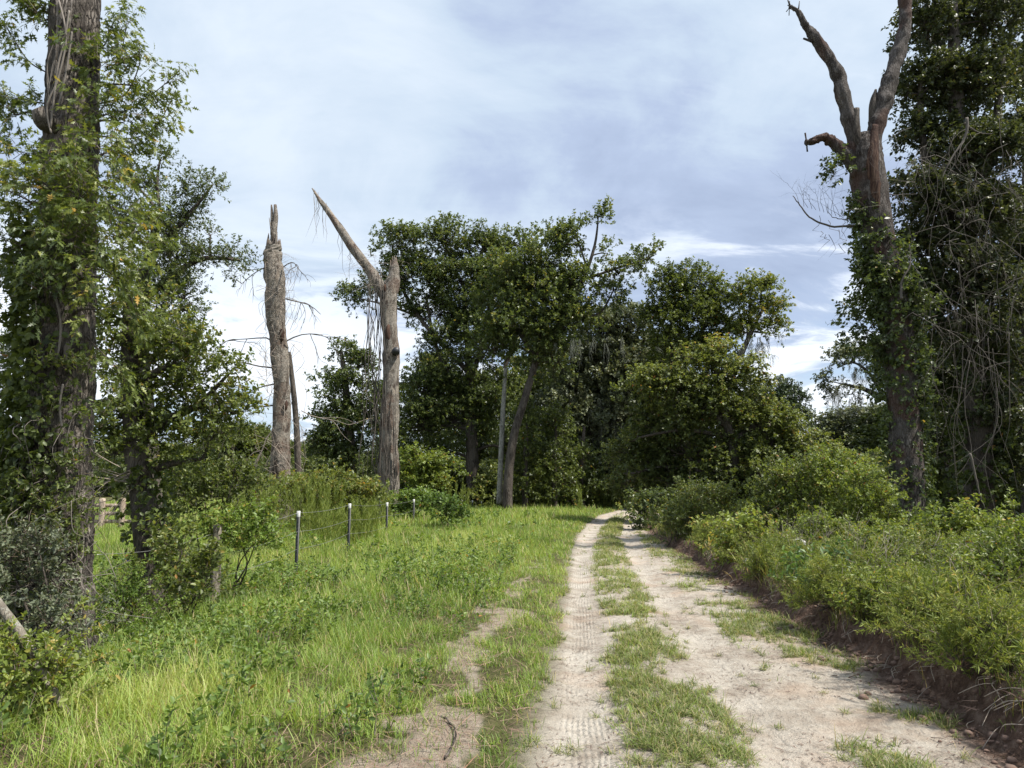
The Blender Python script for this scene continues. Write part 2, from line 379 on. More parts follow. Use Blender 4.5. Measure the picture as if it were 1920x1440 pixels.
# ------------------------------------------------------------------ materials
def new_mat(name):
    m = bpy.data.materials.new(name); m.use_nodes = True; return m, NT(m.node_tree)
def leaf_mat(name, stops, rough=.5, trans=.38, twig=(.10, .075, .05), spec=.5, tw=1.3):
    m, t = new_mat(name); stops = [(p_, (c_[0] * 1.13, c_[1] * .98, c_[2] * 1.05)) for p_, c_ in stops]
    at = t.n('ShaderNodeAttribute', attribute_name='tint')
    col = t.ramp(at.outputs['Fac'], stops)
    isT = t.m('LESS_THAN', at.outputs['Fac'], -.5)
    col = t.mix(isT, col, twig)
    b = t.n('ShaderNodeBsdfPrincipled'); t.l(col, b.inputs['Base Color']); b.inputs['Roughness'].default_value = rough
    b.inputs['Specular IOR Level'].default_value = spec
    tr = t.n('ShaderNodeBsdfTranslucent')
    hs = t.mix(.35, col, (.35, .5, .05)); 
    sc = t.n('ShaderNodeMix', data_type='RGBA', blend_type='MULTIPLY'); sc.inputs[0].default_value = 1
    t.l(col, sc.inputs[6]); sc.inputs[7].default_value = (tw * 1.2, tw * 1.15, tw * .6, 1)
    t.l(sc.outputs[2], tr.inputs[0])
    mx_ = t.n('ShaderNodeMixShader'); t.l(t.m('MULTIPLY', t.m('SUBTRACT', 1, isT), trans), mx_.inputs[0])
    t.l(b.outputs[0], mx_.inputs[1]); t.l(tr.outputs[0], mx_.inputs[2])
    o = t.n('ShaderNodeOutputMaterial'); t.l(mx_.outputs[0], o.inputs[0])
    return m
def ramp5(a_, b_, c_, d_, e_): return [(0, a_), (.3, b_), (.6, c_), (.9, d_), (.97, e_)]
M = {}
M['dark'] = leaf_mat('dark_oak_leaf', ramp5((0.039, 0.063, 0.024), (0.066, 0.106, 0.034), (0.110, 0.166, 0.048), (0.188, 0.243, 0.070), (0.308, 0.254, 0.060)), .42)
M['mid'] = leaf_mat('mid_green_leaf', ramp5((0.043, 0.067, 0.019), (0.075, 0.116, 0.028), (0.125, 0.183, 0.042), (0.198, 0.254, 0.059), (0.314, 0.189, 0.042)), .45)
M['bright'] = leaf_mat('yellow_green_leaf', ramp5((0.058, 0.096, 0.018), (0.101, 0.161, 0.028), (0.161, 0.239, 0.041), (0.244, 0.321, 0.064), (0.386, 0.193, 0.064)), .48, .36)
M['vinemound'] = leaf_mat('mixed_vine_leaf', ramp5((0.054, 0.084, 0.024), (0.091, 0.134, 0.035), (0.145, 0.201, 0.048), (0.228, 0.282, 0.067), (0.349, 0.175, 0.054)), .48, .32)
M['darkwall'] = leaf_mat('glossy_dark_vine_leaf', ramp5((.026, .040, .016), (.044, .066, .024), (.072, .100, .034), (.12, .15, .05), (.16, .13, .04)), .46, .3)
M['grey'] = leaf_mat('grey_green_leaf', ramp5((0.062, 0.086, 0.049), (0.100, 0.137, 0.074), (0.155, 0.203, 0.108), (0.239, 0.289, 0.155), (0.269, 0.269, 0.145)), .5, .22)
M['nearoak'] = leaf_mat('lobed_oak_leaf', ramp5((0.041, 0.069, 0.020), (0.075, 0.122, 0.029), (0.130, 0.191, 0.039), (0.235, 0.290, 0.065), (0.470, 0.336, 0.057)), .46, .35)
M['pine'] = leaf_mat('pine_needle', ramp5((0.026, 0.049, 0.021), (0.039, 0.072, 0.029), (0.058, 0.098, 0.039), (0.091, 0.130, 0.052), (0.117, 0.130, 0.052)), .5, .15)
M['grass'] = leaf_mat('grass_blade', ramp5((0.089, 0.163, 0.032), (0.148, 0.262, 0.044), (0.225, 0.361, 0.066), (0.355, 0.483, 0.124), (0.449, 0.426, 0.220)), .5, .38, spec=.35)
M['forb'] = leaf_mat('forb_leaf', ramp5((0.056, 0.110, 0.022), (0.094, 0.173, 0.033), (0.145, 0.248, 0.044), (0.215, 0.323, 0.066), (0.327, 0.185, 0.044)), .5, .38)
M['bluish'] = leaf_mat('bluish_weed_leaf', ramp5((0.046, 0.103, 0.029), (0.081, 0.167, 0.040), (0.127, 0.230, 0.052), (0.196, 0.287, 0.063), (0.345, 0.161, 0.046)), .5, .34)
M['fennel'] = leaf_mat('feathery_weed', ramp5((0.068, 0.114, 0.020), (0.114, 0.181, 0.031), (0.183, 0.257, 0.043), (0.275, 0.332, 0.073), (0.396, 0.332, 0.122)), .6, .3)
M['roadgrass'] = leaf_mat('crabgrass_blade', ramp5((0.062, 0.103, 0.029), (0.100, 0.155, 0.036), (0.147, 0.212, 0.051), (0.219, 0.286, 0.092), (0.323, 0.321, 0.164)), .55, .3, spec=.3)
M['litter'] = leaf_mat('dry_litter', ramp5((.05, .035, .025), (.09, .06, .04), (.16, .11, .075), (.26, .20, .14), (.20, .09, .04)), .8, .05)

def bark_mat(name, dark, mid, light, scale=1.0, stretch=.22, bump=.03, red=None, lich=None, cavity_shade=None, wd=.30, ck=.55):
    m, t = new_mat(name)
    tc = t.n('ShaderNodeTexCoord').outputs['Object']
    mpn = t.n('ShaderNodeMapping'); t.l(tc, mpn.inputs[0]); mpn.inputs['Scale'].default_value = (scale, scale, scale * stretch)
    n1 = t.noise(mpn.outputs[0], 16, 6, .65, .4); n2 = t.noise(tc, 1.3, 4, .6)
    vo = t.n('ShaderNodeTexVoronoi', feature='DISTANCE_TO_EDGE'); vo.inputs['Scale'].default_value = 11
    wv = t.vm('ADD', mpn.outputs[0], t.vm('SCALE', t.noise(mpn.outputs[0], 7, 3, .6, out='Color'))); 
    wv.node.inputs[1].links[0].from_node.inputs['Scale'].default_value = wd
    t.l(wv, vo.inputs['Vector'])
    crack = t.sm(vo.outputs['Distance'], 0, .16)
    n5 = t.noise(mpn.outputs[0], 5, 8, .72, .8)
    h = t.m('MULTIPLY', t.m('ADD', 1 - ck, t.m('MULTIPLY', crack, ck)), t.m('ADD', t.m('MULTIPLY', t.sm(n5, .34, .62), .75), t.m('MULTIPLY', n1, .45)))
    col = t.ramp(h, [(.05, dark), (.45, mid), (.9, light)])
    col = t.mix(t.m('MULTIPLY', t.sm(n2, .42, .62), .45), col, light)
    if red is not None:
        nr = t.noise(tc, 1.1, 3, .5); col = t.mix(t.m('MULTIPLY', t.sm(nr, .50, .60), .7), col, red)
    if lich is not None:
        nl = t.noise(tc, 9, 5, .7); col = t.mix(t.m('MULTIPLY', t.sm(nl, .52, .66), .6), col, lich)
    if cavity_shade is not None:
        mp3 = t.n('ShaderNodeMapping'); t.l(tc, mp3.inputs[0]); mp3.inputs['Scale'].default_value = (1, 1, .28)
        ns_ = t.noise(mp3.outputs[0], 3.2, 5, .65, .6); col = t.mix(t.m('MULTIPLY', t.sm(ns_, .54, .62), .75), col, cavity_shade)  # dark patches painted into the wood colour as the shade of cavities
        np_ = t.noise(mp3.outputs[0], 2.1, 5, .65, .9); col = t.mix(t.m('MULTIPLY', t.sm(np_, .56, .62), .6), col, (.40, .34, .27))
    b = t.n('ShaderNodeBsdfPrincipled'); t.l(col, b.inputs['Base Color']); b.inputs['Roughness'].default_value = .9
    b.inputs['Specular IOR Level'].default_value = .2
    bp = t.n('ShaderNodeBump'); bp.inputs['Strength'].default_value = .9; bp.inputs['Distance'].default_value = bump
    t.l(h, bp.inputs['Height']); t.l(bp.outputs[0], b.inputs['Normal'])
    o = t.n('ShaderNodeOutputMaterial'); t.l(b.outputs[0], o.inputs[0]); return m
M['bark'] = bark_mat('dark_oak_bark', (.018, .014, .011), (.07, .058, .048), (.14, .12, .10))
M['barknear'] = bark_mat('furrowed_grey_bark', (.016, .013, .011), (.085, .070, .058), (.23, .20, .17), 1.7, .24, .05, wd=.14, ck=.9)
M['snag'] = bark_mat('weathered_dead_wood', (.05, .042, .034), (.175, .15, .122), (.33, .295, .25), 1.3, .8, .03, red=(.15, .10, .075), lich=(.36, .34, .29), cavity_shade=(.055, .035, .026))
M['snagred'] = bark_mat('peeling_dead_oak_bark', (.014, .011, .009), (.075, .062, .054), (.17, .15, .135), 1.3, .28, .05, red=(.11, .062, .048))
M['heart'] = bark_mat('exposed_heartwood', (.02, .011, .009), (.062, .034, .026), (.13, .08, .055), 1.4, .1, .02)
M['greytrunk'] = bark_mat('pale_lichened_bark', (.05, .045, .038), (.18, .17, .15), (.34, .33, .29), 1.0, .25, .02, lich=(.42, .44, .38))
M['post'] = bark_mat('lichened_post', (.07, .06, .05), (.20, .17, .13), (.34, .30, .24), 1.6, .15, .02, lich=(.42, .43, .36))
M['plank'] = bark_mat('weathered_plank', (.12, .09, .07), (.32, .25, .19), (.50, .41, .32), 1.6, .15, .01)
def plain(name, col, rough=.6, metal=0.0, var=.25, sc=20):
    m, t = new_mat(name); tc = t.n('ShaderNodeTexCoord').outputs['Object']
    n1 = t.noise(tc, sc, 5, .6); c2 = tuple(c * (1 - var) for c in col); c3 = tuple(min(1, c * (1 + var)) for c in col)
    b = t.n('ShaderNodeBsdfPrincipled'); t.l(t.mix(n1, c2, c3), b.inputs['Base Color'])
    b.inputs['Roughness'].default_value = rough; b.inputs['Metallic'].default_value = metal
    o = t.n('ShaderNodeOutputMaterial'); t.l(b.outputs[0], o.inputs[0]); return m
M['vine'] = plain('dead_vine', (.30, .25, .20), .85, var=.4, sc=6)
M['vinegrey'] = plain('grey_dead_vine', (.19, .165, .14), .85, var=.5, sc=3)
M['vinedark'] = plain('dark_vine', (.10, .085, .07), .85, var=.4, sc=6)
M['moss'] = plain('hanging_moss', (.105, .112, .085), .9, var=.4, sc=6)
M['steel'] = plain('dark_green_post_paint', (.008, .010, .009), .55)
M['white'] = plain('white_paint', (.50, .50, .47), .5, var=.08)
M['wire'] = plain('galvanised_wire', (.42, .42, .40), .45, .6)
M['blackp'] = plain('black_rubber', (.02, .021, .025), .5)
M['blue'] = plain('blue_plastic', (.03, .05, .30), .4)
M['clod'] = plain('red_brown_clod', (.16, .105, .08), .95, var=.4, sc=9)
M['stone'] = plain('pale_stone', (.45, .44, .42), .8)

# ------------------------------------------------------------------ ground and road
def ground_mat():
    m, t = new_mat('sandy_soil')
    gp = t.n('ShaderNodeNewGeometry').outputs['Position']
    rd = t.n('ShaderNodeAttribute', attribute_name='rd'); sx = t.n('ShaderNodeSeparateXYZ'); t.l(rd.outputs['Vector'], sx.inputs[0])
    u, v, msk = sx.outputs[0], sx.outputs[1], sx.outputs[2]            # lateral offset from left track, distance, road 1 / bank 2 / grass 0
    kk = t.n('ShaderNodeAttribute', attribute_name='soil'); sk = t.n('ShaderNodeSeparateXYZ'); t.l(kk.outputs['Vector'], sk.inputs[0])
    bank, veg, bare = sk.outputs[0], sk.outputs[1], sk.outputs[2]
    n1 = t.noise(gp, 1.6, 6, .6, .2); n2 = t.noise(gp, 9, 6, .65); n3 = t.noise(gp, 90, 3, .7); n4 = t.noise(gp, 28, 5, .7)
    sand = t.ramp(t.m('ADD', t.m('MULTIPLY', n1, .55), t.m('MULTIPLY', n2, .45)),
                  [(.33, (.205, .165, .13)), (.44, (.32, .275, .225)), (.55, (.42, .375, .315)), (.72, (.51, .47, .405))])
    sand = t.mix(t.m('MULTIPLY', t.sm(t.noise(gp, .9, 3, .5), .52, .66), .45), sand, (.44, .31, .22))
    u = t.m('ADD', u, t.m('MULTIPLY', t.m('SUBTRACT', t.noise(gp, .8, 3, .6), .5), .14)); v = t.m('ADD', v, t.m('MULTIPLY', t.noise(gp, 3, 3, .6), .06))
    au = t.m('ABSOLUTE', u); au2 = t.m('ABSOLUTE', t.m('SUBTRACT', u, TRK))
    onL = t.sm(au, .20, .13); onR = t.sm(au2, .22, .13)
    on = t.m('MAXIMUM', onL, t.m('MULTIPLY', onR, .75))
    sand = t.mix(t.m('MULTIPLY', t.m('MULTIPLY', on, t.sm(n1, .35, .6)), .5), sand, (.50, .46, .395))
    specks = t.m('MULTIPLY', t.sm(n4, .60, .70), .55)
    sand = t.mix(specks, sand, (.20, .15, .105))
    sand = t.mix(t.m('MULTIPLY', t.sm(n3, .4, .75), .25), sand, (.34, .28, .21))
    bk = t.ramp(n2, [(.3, (.055, .034, .025)), (.5, (.135, .085, .062)), (.7, (.25, .18, .14))])
    vg = t.ramp(n2, [(.3, (.045, .040, .018)), (.55, (.085, .085, .032)), (.75, (.16, .13, .07))])
    br = t.ramp(t.m('ADD', t.m('MULTIPLY', n2, .6), t.m('MULTIPLY', n4, .4)), [(.3, (.15, .115, .085)), (.5, (.28, .225, .17)), (.7, (.42, .36, .29))])
    col = t.mix(bank, sand, bk); col = t.mix(veg, col, vg); col = t.mix(bare, col, br)
    # tyre prints: long ribs with chevron blocks
    rib = t.m('SINE', t.m('MULTIPLY', u, 2 * math.pi / .042))
    chev = t.m('SINE', t.m('MULTIPLY', t.m('ADD', v, t.m('MULTIPLY', au, .55)), 2 * math.pi / .10))
    mid_ = t.sm(au, .10, .06)
    tread = t.m('MULTIPLY', onL, t.m('ADD', t.m('MULTIPLY', rib, .55), t.m('MULTIPLY', t.m('MULTIPLY', chev, mid_), .7)))
    u2 = t.m('SUBTRACT', u, TRK)
    rib2 = t.m('SINE', t.m('MULTIPLY', u2, 2 * math.pi / .05)); chev2 = t.m('SINE', t.m('MULTIPLY', t.m('ADD', v, t.m('MULTIPLY', au2, .6)), 2 * math.pi / .13))
    tread2 = t.m('MULTIPLY', onR, t.m('MULTIPLY', t.m('ADD', t.m('MULTIPLY', rib2, .3), t.m('MULTIPLY', chev2, .25)), .6))
    fade = t.m('MULTIPLY', t.sm(t.noise(gp, 2.2, 5, .65), .40, .60), t.sm(n4, .30, .50))
    tr = t.m('MULTIPLY', t.m('ADD', tread, tread2), fade)
    h = t.m('ADD', t.m('ADD', t.m('MULTIPLY', n4, .9), t.m('MULTIPLY', n2, 1.2)), t.m('ADD', t.m('MULTIPLY', tr, .24), t.m('MULTIPLY', n3, .25)))
    h = t.m('ADD', h, t.m('MULTIPLY', t.m('MULTIPLY', bank, n2), 3.0))
    b = t.n('ShaderNodeBsdfPrincipled'); t.l(col, b.inputs['Base Color']); b.inputs['Roughness'].default_value = .95
    b.inputs['Specular IOR Level'].default_value = .15
    bp = t.n('ShaderNodeBump'); bp.inputs['Strength'].default_value = 1; bp.inputs['Distance'].default_value = .035
    t.l(h, bp.inputs['Height']); t.l(bp.outputs[0], b.inputs['Normal'])
    o = t.n('ShaderNodeOutputMaterial'); t.l(b.outputs[0], o.inputs[0]); return m
M['soil'] = ground_mat()
def axis(segs):
    out = [np.array([segs[0][0]])]
    for a_, b_, s_ in segs: out.append(np.linspace(a_, b_, max(2, int(round((b_ - a_) / s_)) + 1))[1:])
    return np.concatenate(out)
xs = axis([(-900, -100, 80), (-100, -25, 5), (-25, -8, .3), (-8, -1, .08), (-1, 8.0, .035), (8, 16, .12), (16, 30, .5), (30, 100, 5), (100, 900, 80)])
ys = axis([(-60, -10, 5), (-10, 2.5, .3), (2.5, 12, .035), (12, 24, .08), (24, 60, .25), (60, 120, 3), (120, 1500, 60)])
X, Y = np.meshgrid(xs, ys); Z = H(X, Y)
l_, t_, r_ = road(Y)
nx = len(xs); ny = len(ys)
ii = (np.arange(ny - 1)[:, None] * nx + np.arange(nx - 1)[None])
Q = np.stack([ii, ii + 1, ii + nx + 1, ii + nx], -1).reshape(-1, 4)
rw = r_ + (fbm(Y * 1.3, Y * 0 + 3.3, 5, 4) - 0.5) * 0.55 * sstep(30 - Y, 0, 15)
bank = sstep(X - rw, -.35, .0) * sstep(rw + .8 - X, 0, .5) * (Y < 45)
veg = np.clip(sstep(l_ - X, -.15, .25) + sstep(X - rw, .7, 1.2), 0, 1)
bare = trail(X, Y)
veg = veg * (1 - bare)
Vg = np.stack([X, Y, Z], -1).reshape(-1, 3)
rdv = np.stack([X - t_, Y, X * 0], -1).reshape(-1, 3)
sov = np.stack([bank, veg, bare], -1).reshape(-1, 3)
isroad = ((X > l_ - .05) & (X < rw + .02) & (Y > -10)).ravel()
fr = isroad[Q].all(1)
def sub(mask, name):
    q = Q[mask]; used, inv = np.unique(q, return_inverse=True)
    return mesh_tris(name, Vg[used], inv.reshape(-1, 4), M['soil'], attrs={'rd': rdv[used], 'soil': sov[used]}, smooth=True)
tag(sub(fr, 'dirt_road'), kind='structure'); tag(sub(~fr, 'ground'), kind='structure')

# ------------------------------------------------------------------ grass
def gdens(x, y):
    """0..1 cover and height of the grass"""
    l_, t_, r_ = road(y)
    r2 = r_ + (fbm(y * 1.3, y * 0 + 3.3, 5, 4) - 0.5) * 0.55 * sstep(30 - y, 0, 15)
    edge = (fbm(x * 2.5, y * 1.6, 4, 3) - .5) * .35
    left = sstep(l_ - x + edge, -.02, .16)
    right = sstep(x - r2 + edge * .8, .06, .24)
    n_ = fbm(x * 1.5, y * .9, 14, 4)
    u = x - t_
    midst = sstep(n_ + .09 + .13 * np.exp(-((u - TRK * .5) / .28) ** 2), .43, .56) * sstep(.47 - np.abs(u - TRK * .5 - .03), -.05, .22)
    n2 = fbm(x * 1.3, y * 1.1, 24, 4)
    rt_ = sstep(n2, .41, .60) * sstep(u, TRK + .28, TRK + .5) * sstep(r2 - x, .0, .2) * .8
    rd_ = np.maximum(midst, rt_)
    d = np.maximum(np.maximum(left, right), rd_ * (x > l_) * (x < r2))
    d = d * (1 - .78 * trail(x, y))
    mnd = fbm(x * .9, y * .8, 64, 3)
    right = right * (.10 + .90 * sstep(mnd, .40, .54))
    hgt = np.where(x < l_, .13 + .11 * sstep(l_ - x, .5, 2.2), np.where(x > r2, .20 + .06 * sstep(x - r2, .3, 1.0) - .12 * sstep(x - r2, 1.4, 2.6), .10))
    hgt = np.where(x > r2, hgt * (.2 + 1.6 * mnd), hgt)
    return d, hgt, left
def grass(regions, name, label, mat='grass', side=0):
    bag = Bag()
    for (x0, x1, y0, y1, dn, wd, shape, hs) in regions:
        n = int((x1 - x0) * (y1 - y0) * dn)
        x = rng.uniform(x0, x1, n); y = rng.uniform(y0, y1, n)
        vis = np.abs(x) < (y + 1.0) * .80 + .6
        x = x[vis]; y = y[vis]
        d, h, lf = gdens(x, y)
        l9, t9, r9 = road(y); d = np.where((x > l9) & (x < r9 - .2), d * .30, d)
        if side: d = d * (x > r9 - .4)
        elif y1 < 27: d = d * (x < r9 - .2)
        cl = fbm(x * 3.0, y * 3.0, 91, 3)                      # tussocks
        k = rng.random(len(x)) < d * (.12 + .88 * sstep(cl, .30, .54))
        x = x[k]; y = y[k]; h = h[k]; cl = cl[k]; n = len(x)
        patch = fbm(x * .7, y * .55, 33, 4)
        B = np.stack([x, y, H(x, y) - .01], 1)
        az = rng.uniform(0, 6.283, n); l3, t3, r3 = road(y); onr = (x > l3) & (x < r3 - .2); ln = rng.normal(0, .62, n) * np.where(onr, 2.2, 1.0)
        D = np.stack([np.cos(az) * ln, np.sin(az) * ln, np.ones(n)], 1)
        hh = h * hs * np.where(rng.random(n) < .8, rng.uniform(.4, .95, n), rng.uniform(.9, 1.6, n)) * (.45 + 1.1 * cl) * (.6 + .8 * patch)
        N = np.stack([-np.cos(az) * np.sign(ln), -np.sin(az) * np.sign(ln), np.full(n, .35)], 1) + rng.normal(0, .35, (n, 3))
        tn = np.clip(.46 + (patch - .5) * 1.1 + (cl - .5) * .5 + rng.normal(0, .19, n), 0.02, .92)
        tn = np.where(rng.random(n) < .10, 1.0, tn)
        leaves(bag, B, D, N, hh, wd * rng.uniform(.6, 1.3, n), shape, tn)
    return tag(bag.build(name, M[mat]), label, None, None, 'stuff')
grass([(-9, 3.2, 3.0, 8.5, 3000, .0048, 'blade', .85), (-12, 3.4, 8.5, 15, 1400, .0075, 'blade', 1.0), (-16, 4.5, 15, 26, 500, .014, 'spike', 1.1),
       (-22, 7, 26, 45, 170, .026, 'spike', 1.2), (-40, 30, 45, 80, 40, .05, 'spike', 1.3)],
      'grass', 'sunlit yellow-green grass covering the verge left of the road')
grass([(2.4, 10, 3.5, 12, 1500, .0048, 'blade', 1.1), (3, 14, 12, 30, 300, .012, 'blade', 1.1)], 'bank_grass', 'olive grass drooping over the edge of the right bank', 'fennel', 1)
def tufts():
    bag = Bag(); n = 21000; y = 3.4 + 32 * rng.random(n) ** 1.6; l2, t2, r2 = road(y); x = rng.uniform(l2 - .1, r2 - .05)
    d, h, lf = gdens(x, y); k = (rng.random(n) < d ** 1.3 * (.10 + .9 * sstep(fbm(x * 3, y * 3, 91, 3), .30, .58))) | (rng.random(n) < .012); x, y = x[k], y[k]; n = len(x)
    sz = rng.uniform(.5, 1.3, n) * (1 + .03 * y); m = np.where(y < 12, 22, 10); idx = np.repeat(np.arange(n), m); N_ = len(idx)
    az = rng.uniform(0, 6.283, N_); ln = np.abs(rng.normal(1.3, .7, N_)); B = np.stack([x[idx] + rng.normal(0, .018, N_), y[idx] + rng.normal(0, .018, N_), H(x, y)[idx]], 1)
    D = np.stack([np.cos(az) * ln, np.sin(az) * ln, np.ones(N_)], 1); Nn = np.stack([-np.cos(az), -np.sin(az), ln], 1) + rng.normal(0, .3, (N_, 3))
    tn = np.clip(.5 + rng.normal(0, .2, N_) + rng.normal(0, .12, n)[idx], .02, .92); tn = np.where(rng.random(N_) < .22, 1., tn)
    leaves(bag, B, D, Nn, sz[idx] * rng.uniform(.03, .105, N_), .0034 * (1 + .06 * y[idx]), 'blade', tn)
    tag(bag.build('road_grass', M['roadgrass']), 'low crabgrass tufts growing between and beside the wheel tracks', None, None, 'stuff')
tufts()
# dead straw and thatch between the blades, and litter below the cut bank
bag = Bag(); n = 26000
x = rng.uniform(-8, 1.8, n); y = 3.4 + 12 * rng.random(n) ** 1.5
d, h, lf = gdens(x, y); k = (lf > .3) | (trail(x, y) > .2); x = x[k]; y = y[k]; n = len(x)
az = rng.uniform(0, 6.283, n)
leaves(bag, np.stack([x, y, H(x, y) + rng.uniform(.005, .09, n)], 1), np.stack([np.cos(az), np.sin(az), rng.normal(.15, .25, n)], 1), np.stack([az * 0, az * 0, az * 0 + 1], 1) + rng.normal(0, .3, (n, 3)),
       rng.uniform(.04, .22, n), rng.uniform(.002, .006, n), 'spike', rng.uniform(.3, .95, n))
n = 3500; y = 3.5 + 22 * rng.random(n) ** 1.3; _, _, rr = road(y); x = rr + rng.normal(.10, .20, n); az = rng.uniform(0, 6.283, n)
leaves(bag, np.stack([x, y, H(x, y) + .01], 1), np.stack([np.cos(az), np.sin(az), rng.normal(-.1, .3, n)], 1), rng.normal(0, .5, (n, 3)) + [0, 0, 1], rng.uniform(.03, .16, n), rng.uniform(.003, .012, n), 'spike', rng.uniform(0, .8, n))
n = 17000; y = 3.5 + 16 * rng.random(n) ** 1.5; l2, t2, rr = road(y); x = rng.uniform(l2, rr); az = rng.uniform(0, 6.283, n)
k = (fbm(x * 2, y * 1.5, 15, 3) + rng.normal(0, .08, n) > .47)
x, y, az = x[k], y[k], az[k]; n = len(x)
leaves(bag, np.stack([x, y, H(x, y) + .006], 1), np.stack([np.cos(az), np.sin(az), az * 0 + .02], 1), rng.normal(0, .2, (n, 3)) + [0, 0, 1], rng.uniform(.010, .07, n), rng.uniform(.002, .007, n), 'spike', rng.uniform(0, .6, n))
tag(bag.build('plant_litter', M['litter']), 'dry stalks and leaf litter scattered over the soil', None, None, 'stuff')
# low broadleaf weeds amid the grass
def l_of(y): return road(y)[0]
def forbs(spots, name, label, mat='forb'):
    bag = Bag()
    for (x0, x1, y0, y1, dn, hh, kind, thr, sc) in spots:
        n = int((x1 - x0) * (y1 - y0) * dn); x = rng.uniform(x0, x1, n); y = rng.uniform(y0, y1, n)
        d, h, lf = gdens(x, y); pt = fbm(x * .8, y * .6, 55, 4)
        k = (rng.random(n) < d * sstep(pt, thr - .02, thr + .10)) & (((l_of(y) - x) > .9) | (x > l_of(y))) & (np.abs(x) < y * .8 + 1.2) & ((lf > .4) | (d > .8) & (x > 1)) ; x = x[k]; y = y[k]; pt = pt[k]; n = len(x)
        B = np.stack([x, y, H(x, y) + rng.uniform(0, hh, n)], 1)
        D = rng.normal(0, .45, (n, 3)); D[:, 2] = 1
        shoots(bag, B, D, kind, np.clip(.35 + (pt - .5) * 1.2 + rng.normal(0, .1, n), 0, .9), scale=sc)
    return tag(bag.build(name, M[mat]), label, None, None, 'stuff')
forbs([(-8, .1, 3.4, 9, 60, .13, 'tiny', .44, 1.1), (-9, .1, 9, 16, 30, .13, 'tiny', .44, 1.4), (-8, .2, 3.6, 9, 5, .10, 'broad', .54, .55), (-10, .2, 9, 18, 5, .10, 'broad', .56, .6), (-12, 1.0, 18, 34, 4, .10, 'mid', .54, 1.0),
       (-8, .2, 3.4, 10, 85, .08, 'small', .50, .55), (-10, .3, 10, 20, 24, .08, 'small', .52, .8)],
      'weeds', 'low green broadleaf weeds growing through the grass on both verges')

forbs([(2.6, 10, 3.5, 12, 150, .20, 'fine', .42, 1.1), (4, 12, 12, 24, 16, .20, 'small', .48, 1.0), (6, 18, 24, 45, 3, .4, 'far', .4, .8)],
      'bank_weeds', 'fine-leaved olive weeds massed along the top of the right bank', 'fennel')
# ------------------------------------------------------------------ trees
def px_path(pts, D, n=None, wob=0.0):
    """pts: (px, py, radius_m[, depth offset])"""
    a_ = np.array([list(P(p[0], p[1], D + (p[3] if len(p) > 3 else 0))) + [p[2]] for p in pts])
    s_ = smooth_path(a_, n or max(8, len(a_) * 5)); q = s_[:, :3]
    if wob: q = q + np.cumsum(rng.normal(0, wob, q.shape), 0) * np.linspace(0, 1, len(q))[:, None]
    return q, np.maximum(s_[:, 3], .004)
def build_tree(name, label, cat, D, trunk, limbs, blobs, kind, mat, bark='bark', group=None, dens=1.0, tint=.45, ground=True,
               mossy=(), ivy=None, hangs=(), thick=.75, sides=12, barkfine=0.0, crown_name='crown', up=.5):
    x0, y0 = P(trunk[0][0], trunk[0][1], D)[:2]; z0 = Hs(x0, y0)
    root = thing(name, (x0, y0, z0), label, cat, group)
    tp, tr = px_path(trunk, D)
    if ground:
        base = np.array([[x0, y0, z0 - .25]]); tp = np.concatenate([base, tp]); tr = np.concatenate([[tr[0] * 1.35], tr])
    wood = Bag(); tube(wood, tp, tr, sides, .5, .22, fine=barkfine)
    paths = [tp]
    for lb in limbs:
        q, r_ = px_path(lb, D); tube(wood, q, r_, max(6, sides // 2), .5, .2); paths.append(q)
    allp = np.concatenate(paths)
    crown = Bag()
    extra = []
    for i_ in range(len(blobs)):
        for j_ in range(i_ + 1, len(blobs)):
            p_, r_2 = blobs[i_], blobs[j_]; dd_ = math.hypot(p_[0] - r_2[0], p_[1] - r_2[1]); sm_ = (p_[2] + r_2[2] + p_[3] + r_2[3]) / 2
            if .55 * sm_ < dd_ < .95 * sm_ and rng.random() < .35 and kind in ('far', 'farbig', 'vinefar'):
                extra.append(((p_[0] + r_2[0]) / 2 + rng.normal(0, 4), (p_[1] + r_2[1]) / 2 + rng.normal(0, 4), sm_ * .24, sm_ * .22, rng.uniform(-1, 1), .7))
    for b_ in list(blobs) + extra:
        px, py, rx, ry = b_[:4]; dd = b_[4] if len(b_) > 4 else 0; dn = b_[5] if len(b_) > 5 else 1.0; tt = b_[6] if len(b_) > 6 else tint
        c = P(px, py, D + dd); s_ = mpp(D + dd)
        r_ = np.array([rx * s_, max(rx, ry) * s_ * thick, ry * s_])
        j = np.argmin(np.linalg.norm(allp - c, axis=1) + np.maximum(0, allp[:, 2] - c[2]) * 1.5)
        st = allp[j]; L = np.linalg.norm(c - st)
        rb = min(.09, .02 + .02 * L) * (D / 40) ** .3
        if L > .3:
            mid = st * .5 + c * .5 + np.array([0, 0, .12 * L]) + rng.normal(0, .06 * L, 3)
            tube(wood, smooth_path([st, mid, c], 9), np.linspace(rb * 1.5, rb * .6, 9), 5, .5, .1, cap=False)
        blob(crown, wood, c, r_, kind, dens * dn, tt, rb * .5, up=up)
    wood.build('trunk', M[bark], root, smooth=True)
    crown.build(crown_name, M[mat], root)
    if mossy:
        for (px, py, n, L, sx_) in mossy:
            mb = Bag()
            for _ in range(n): moss(mb, P(px + rng.normal(0, sx_), py + rng.normal(0, 8), D - rng.uniform(0, 2.5)), 1, L, .1)
            mb.build('hanging_moss', M['moss'], root)
    if ivy:
        ib = Bag()
        for kw in ivy: ivy_on(ib, tp, tr, **kw)
        ib.build('vine', M['mid'], root)
    if hangs:
        hb = Bag()
        for (px, py, n, L, s_) in hangs: hang(hb, P(px, py, D - .4), n, L, s_, wd=.010 + D * .0004)
        hb.build('dead_vine', M['vine'], root)
    return root, tp, tr

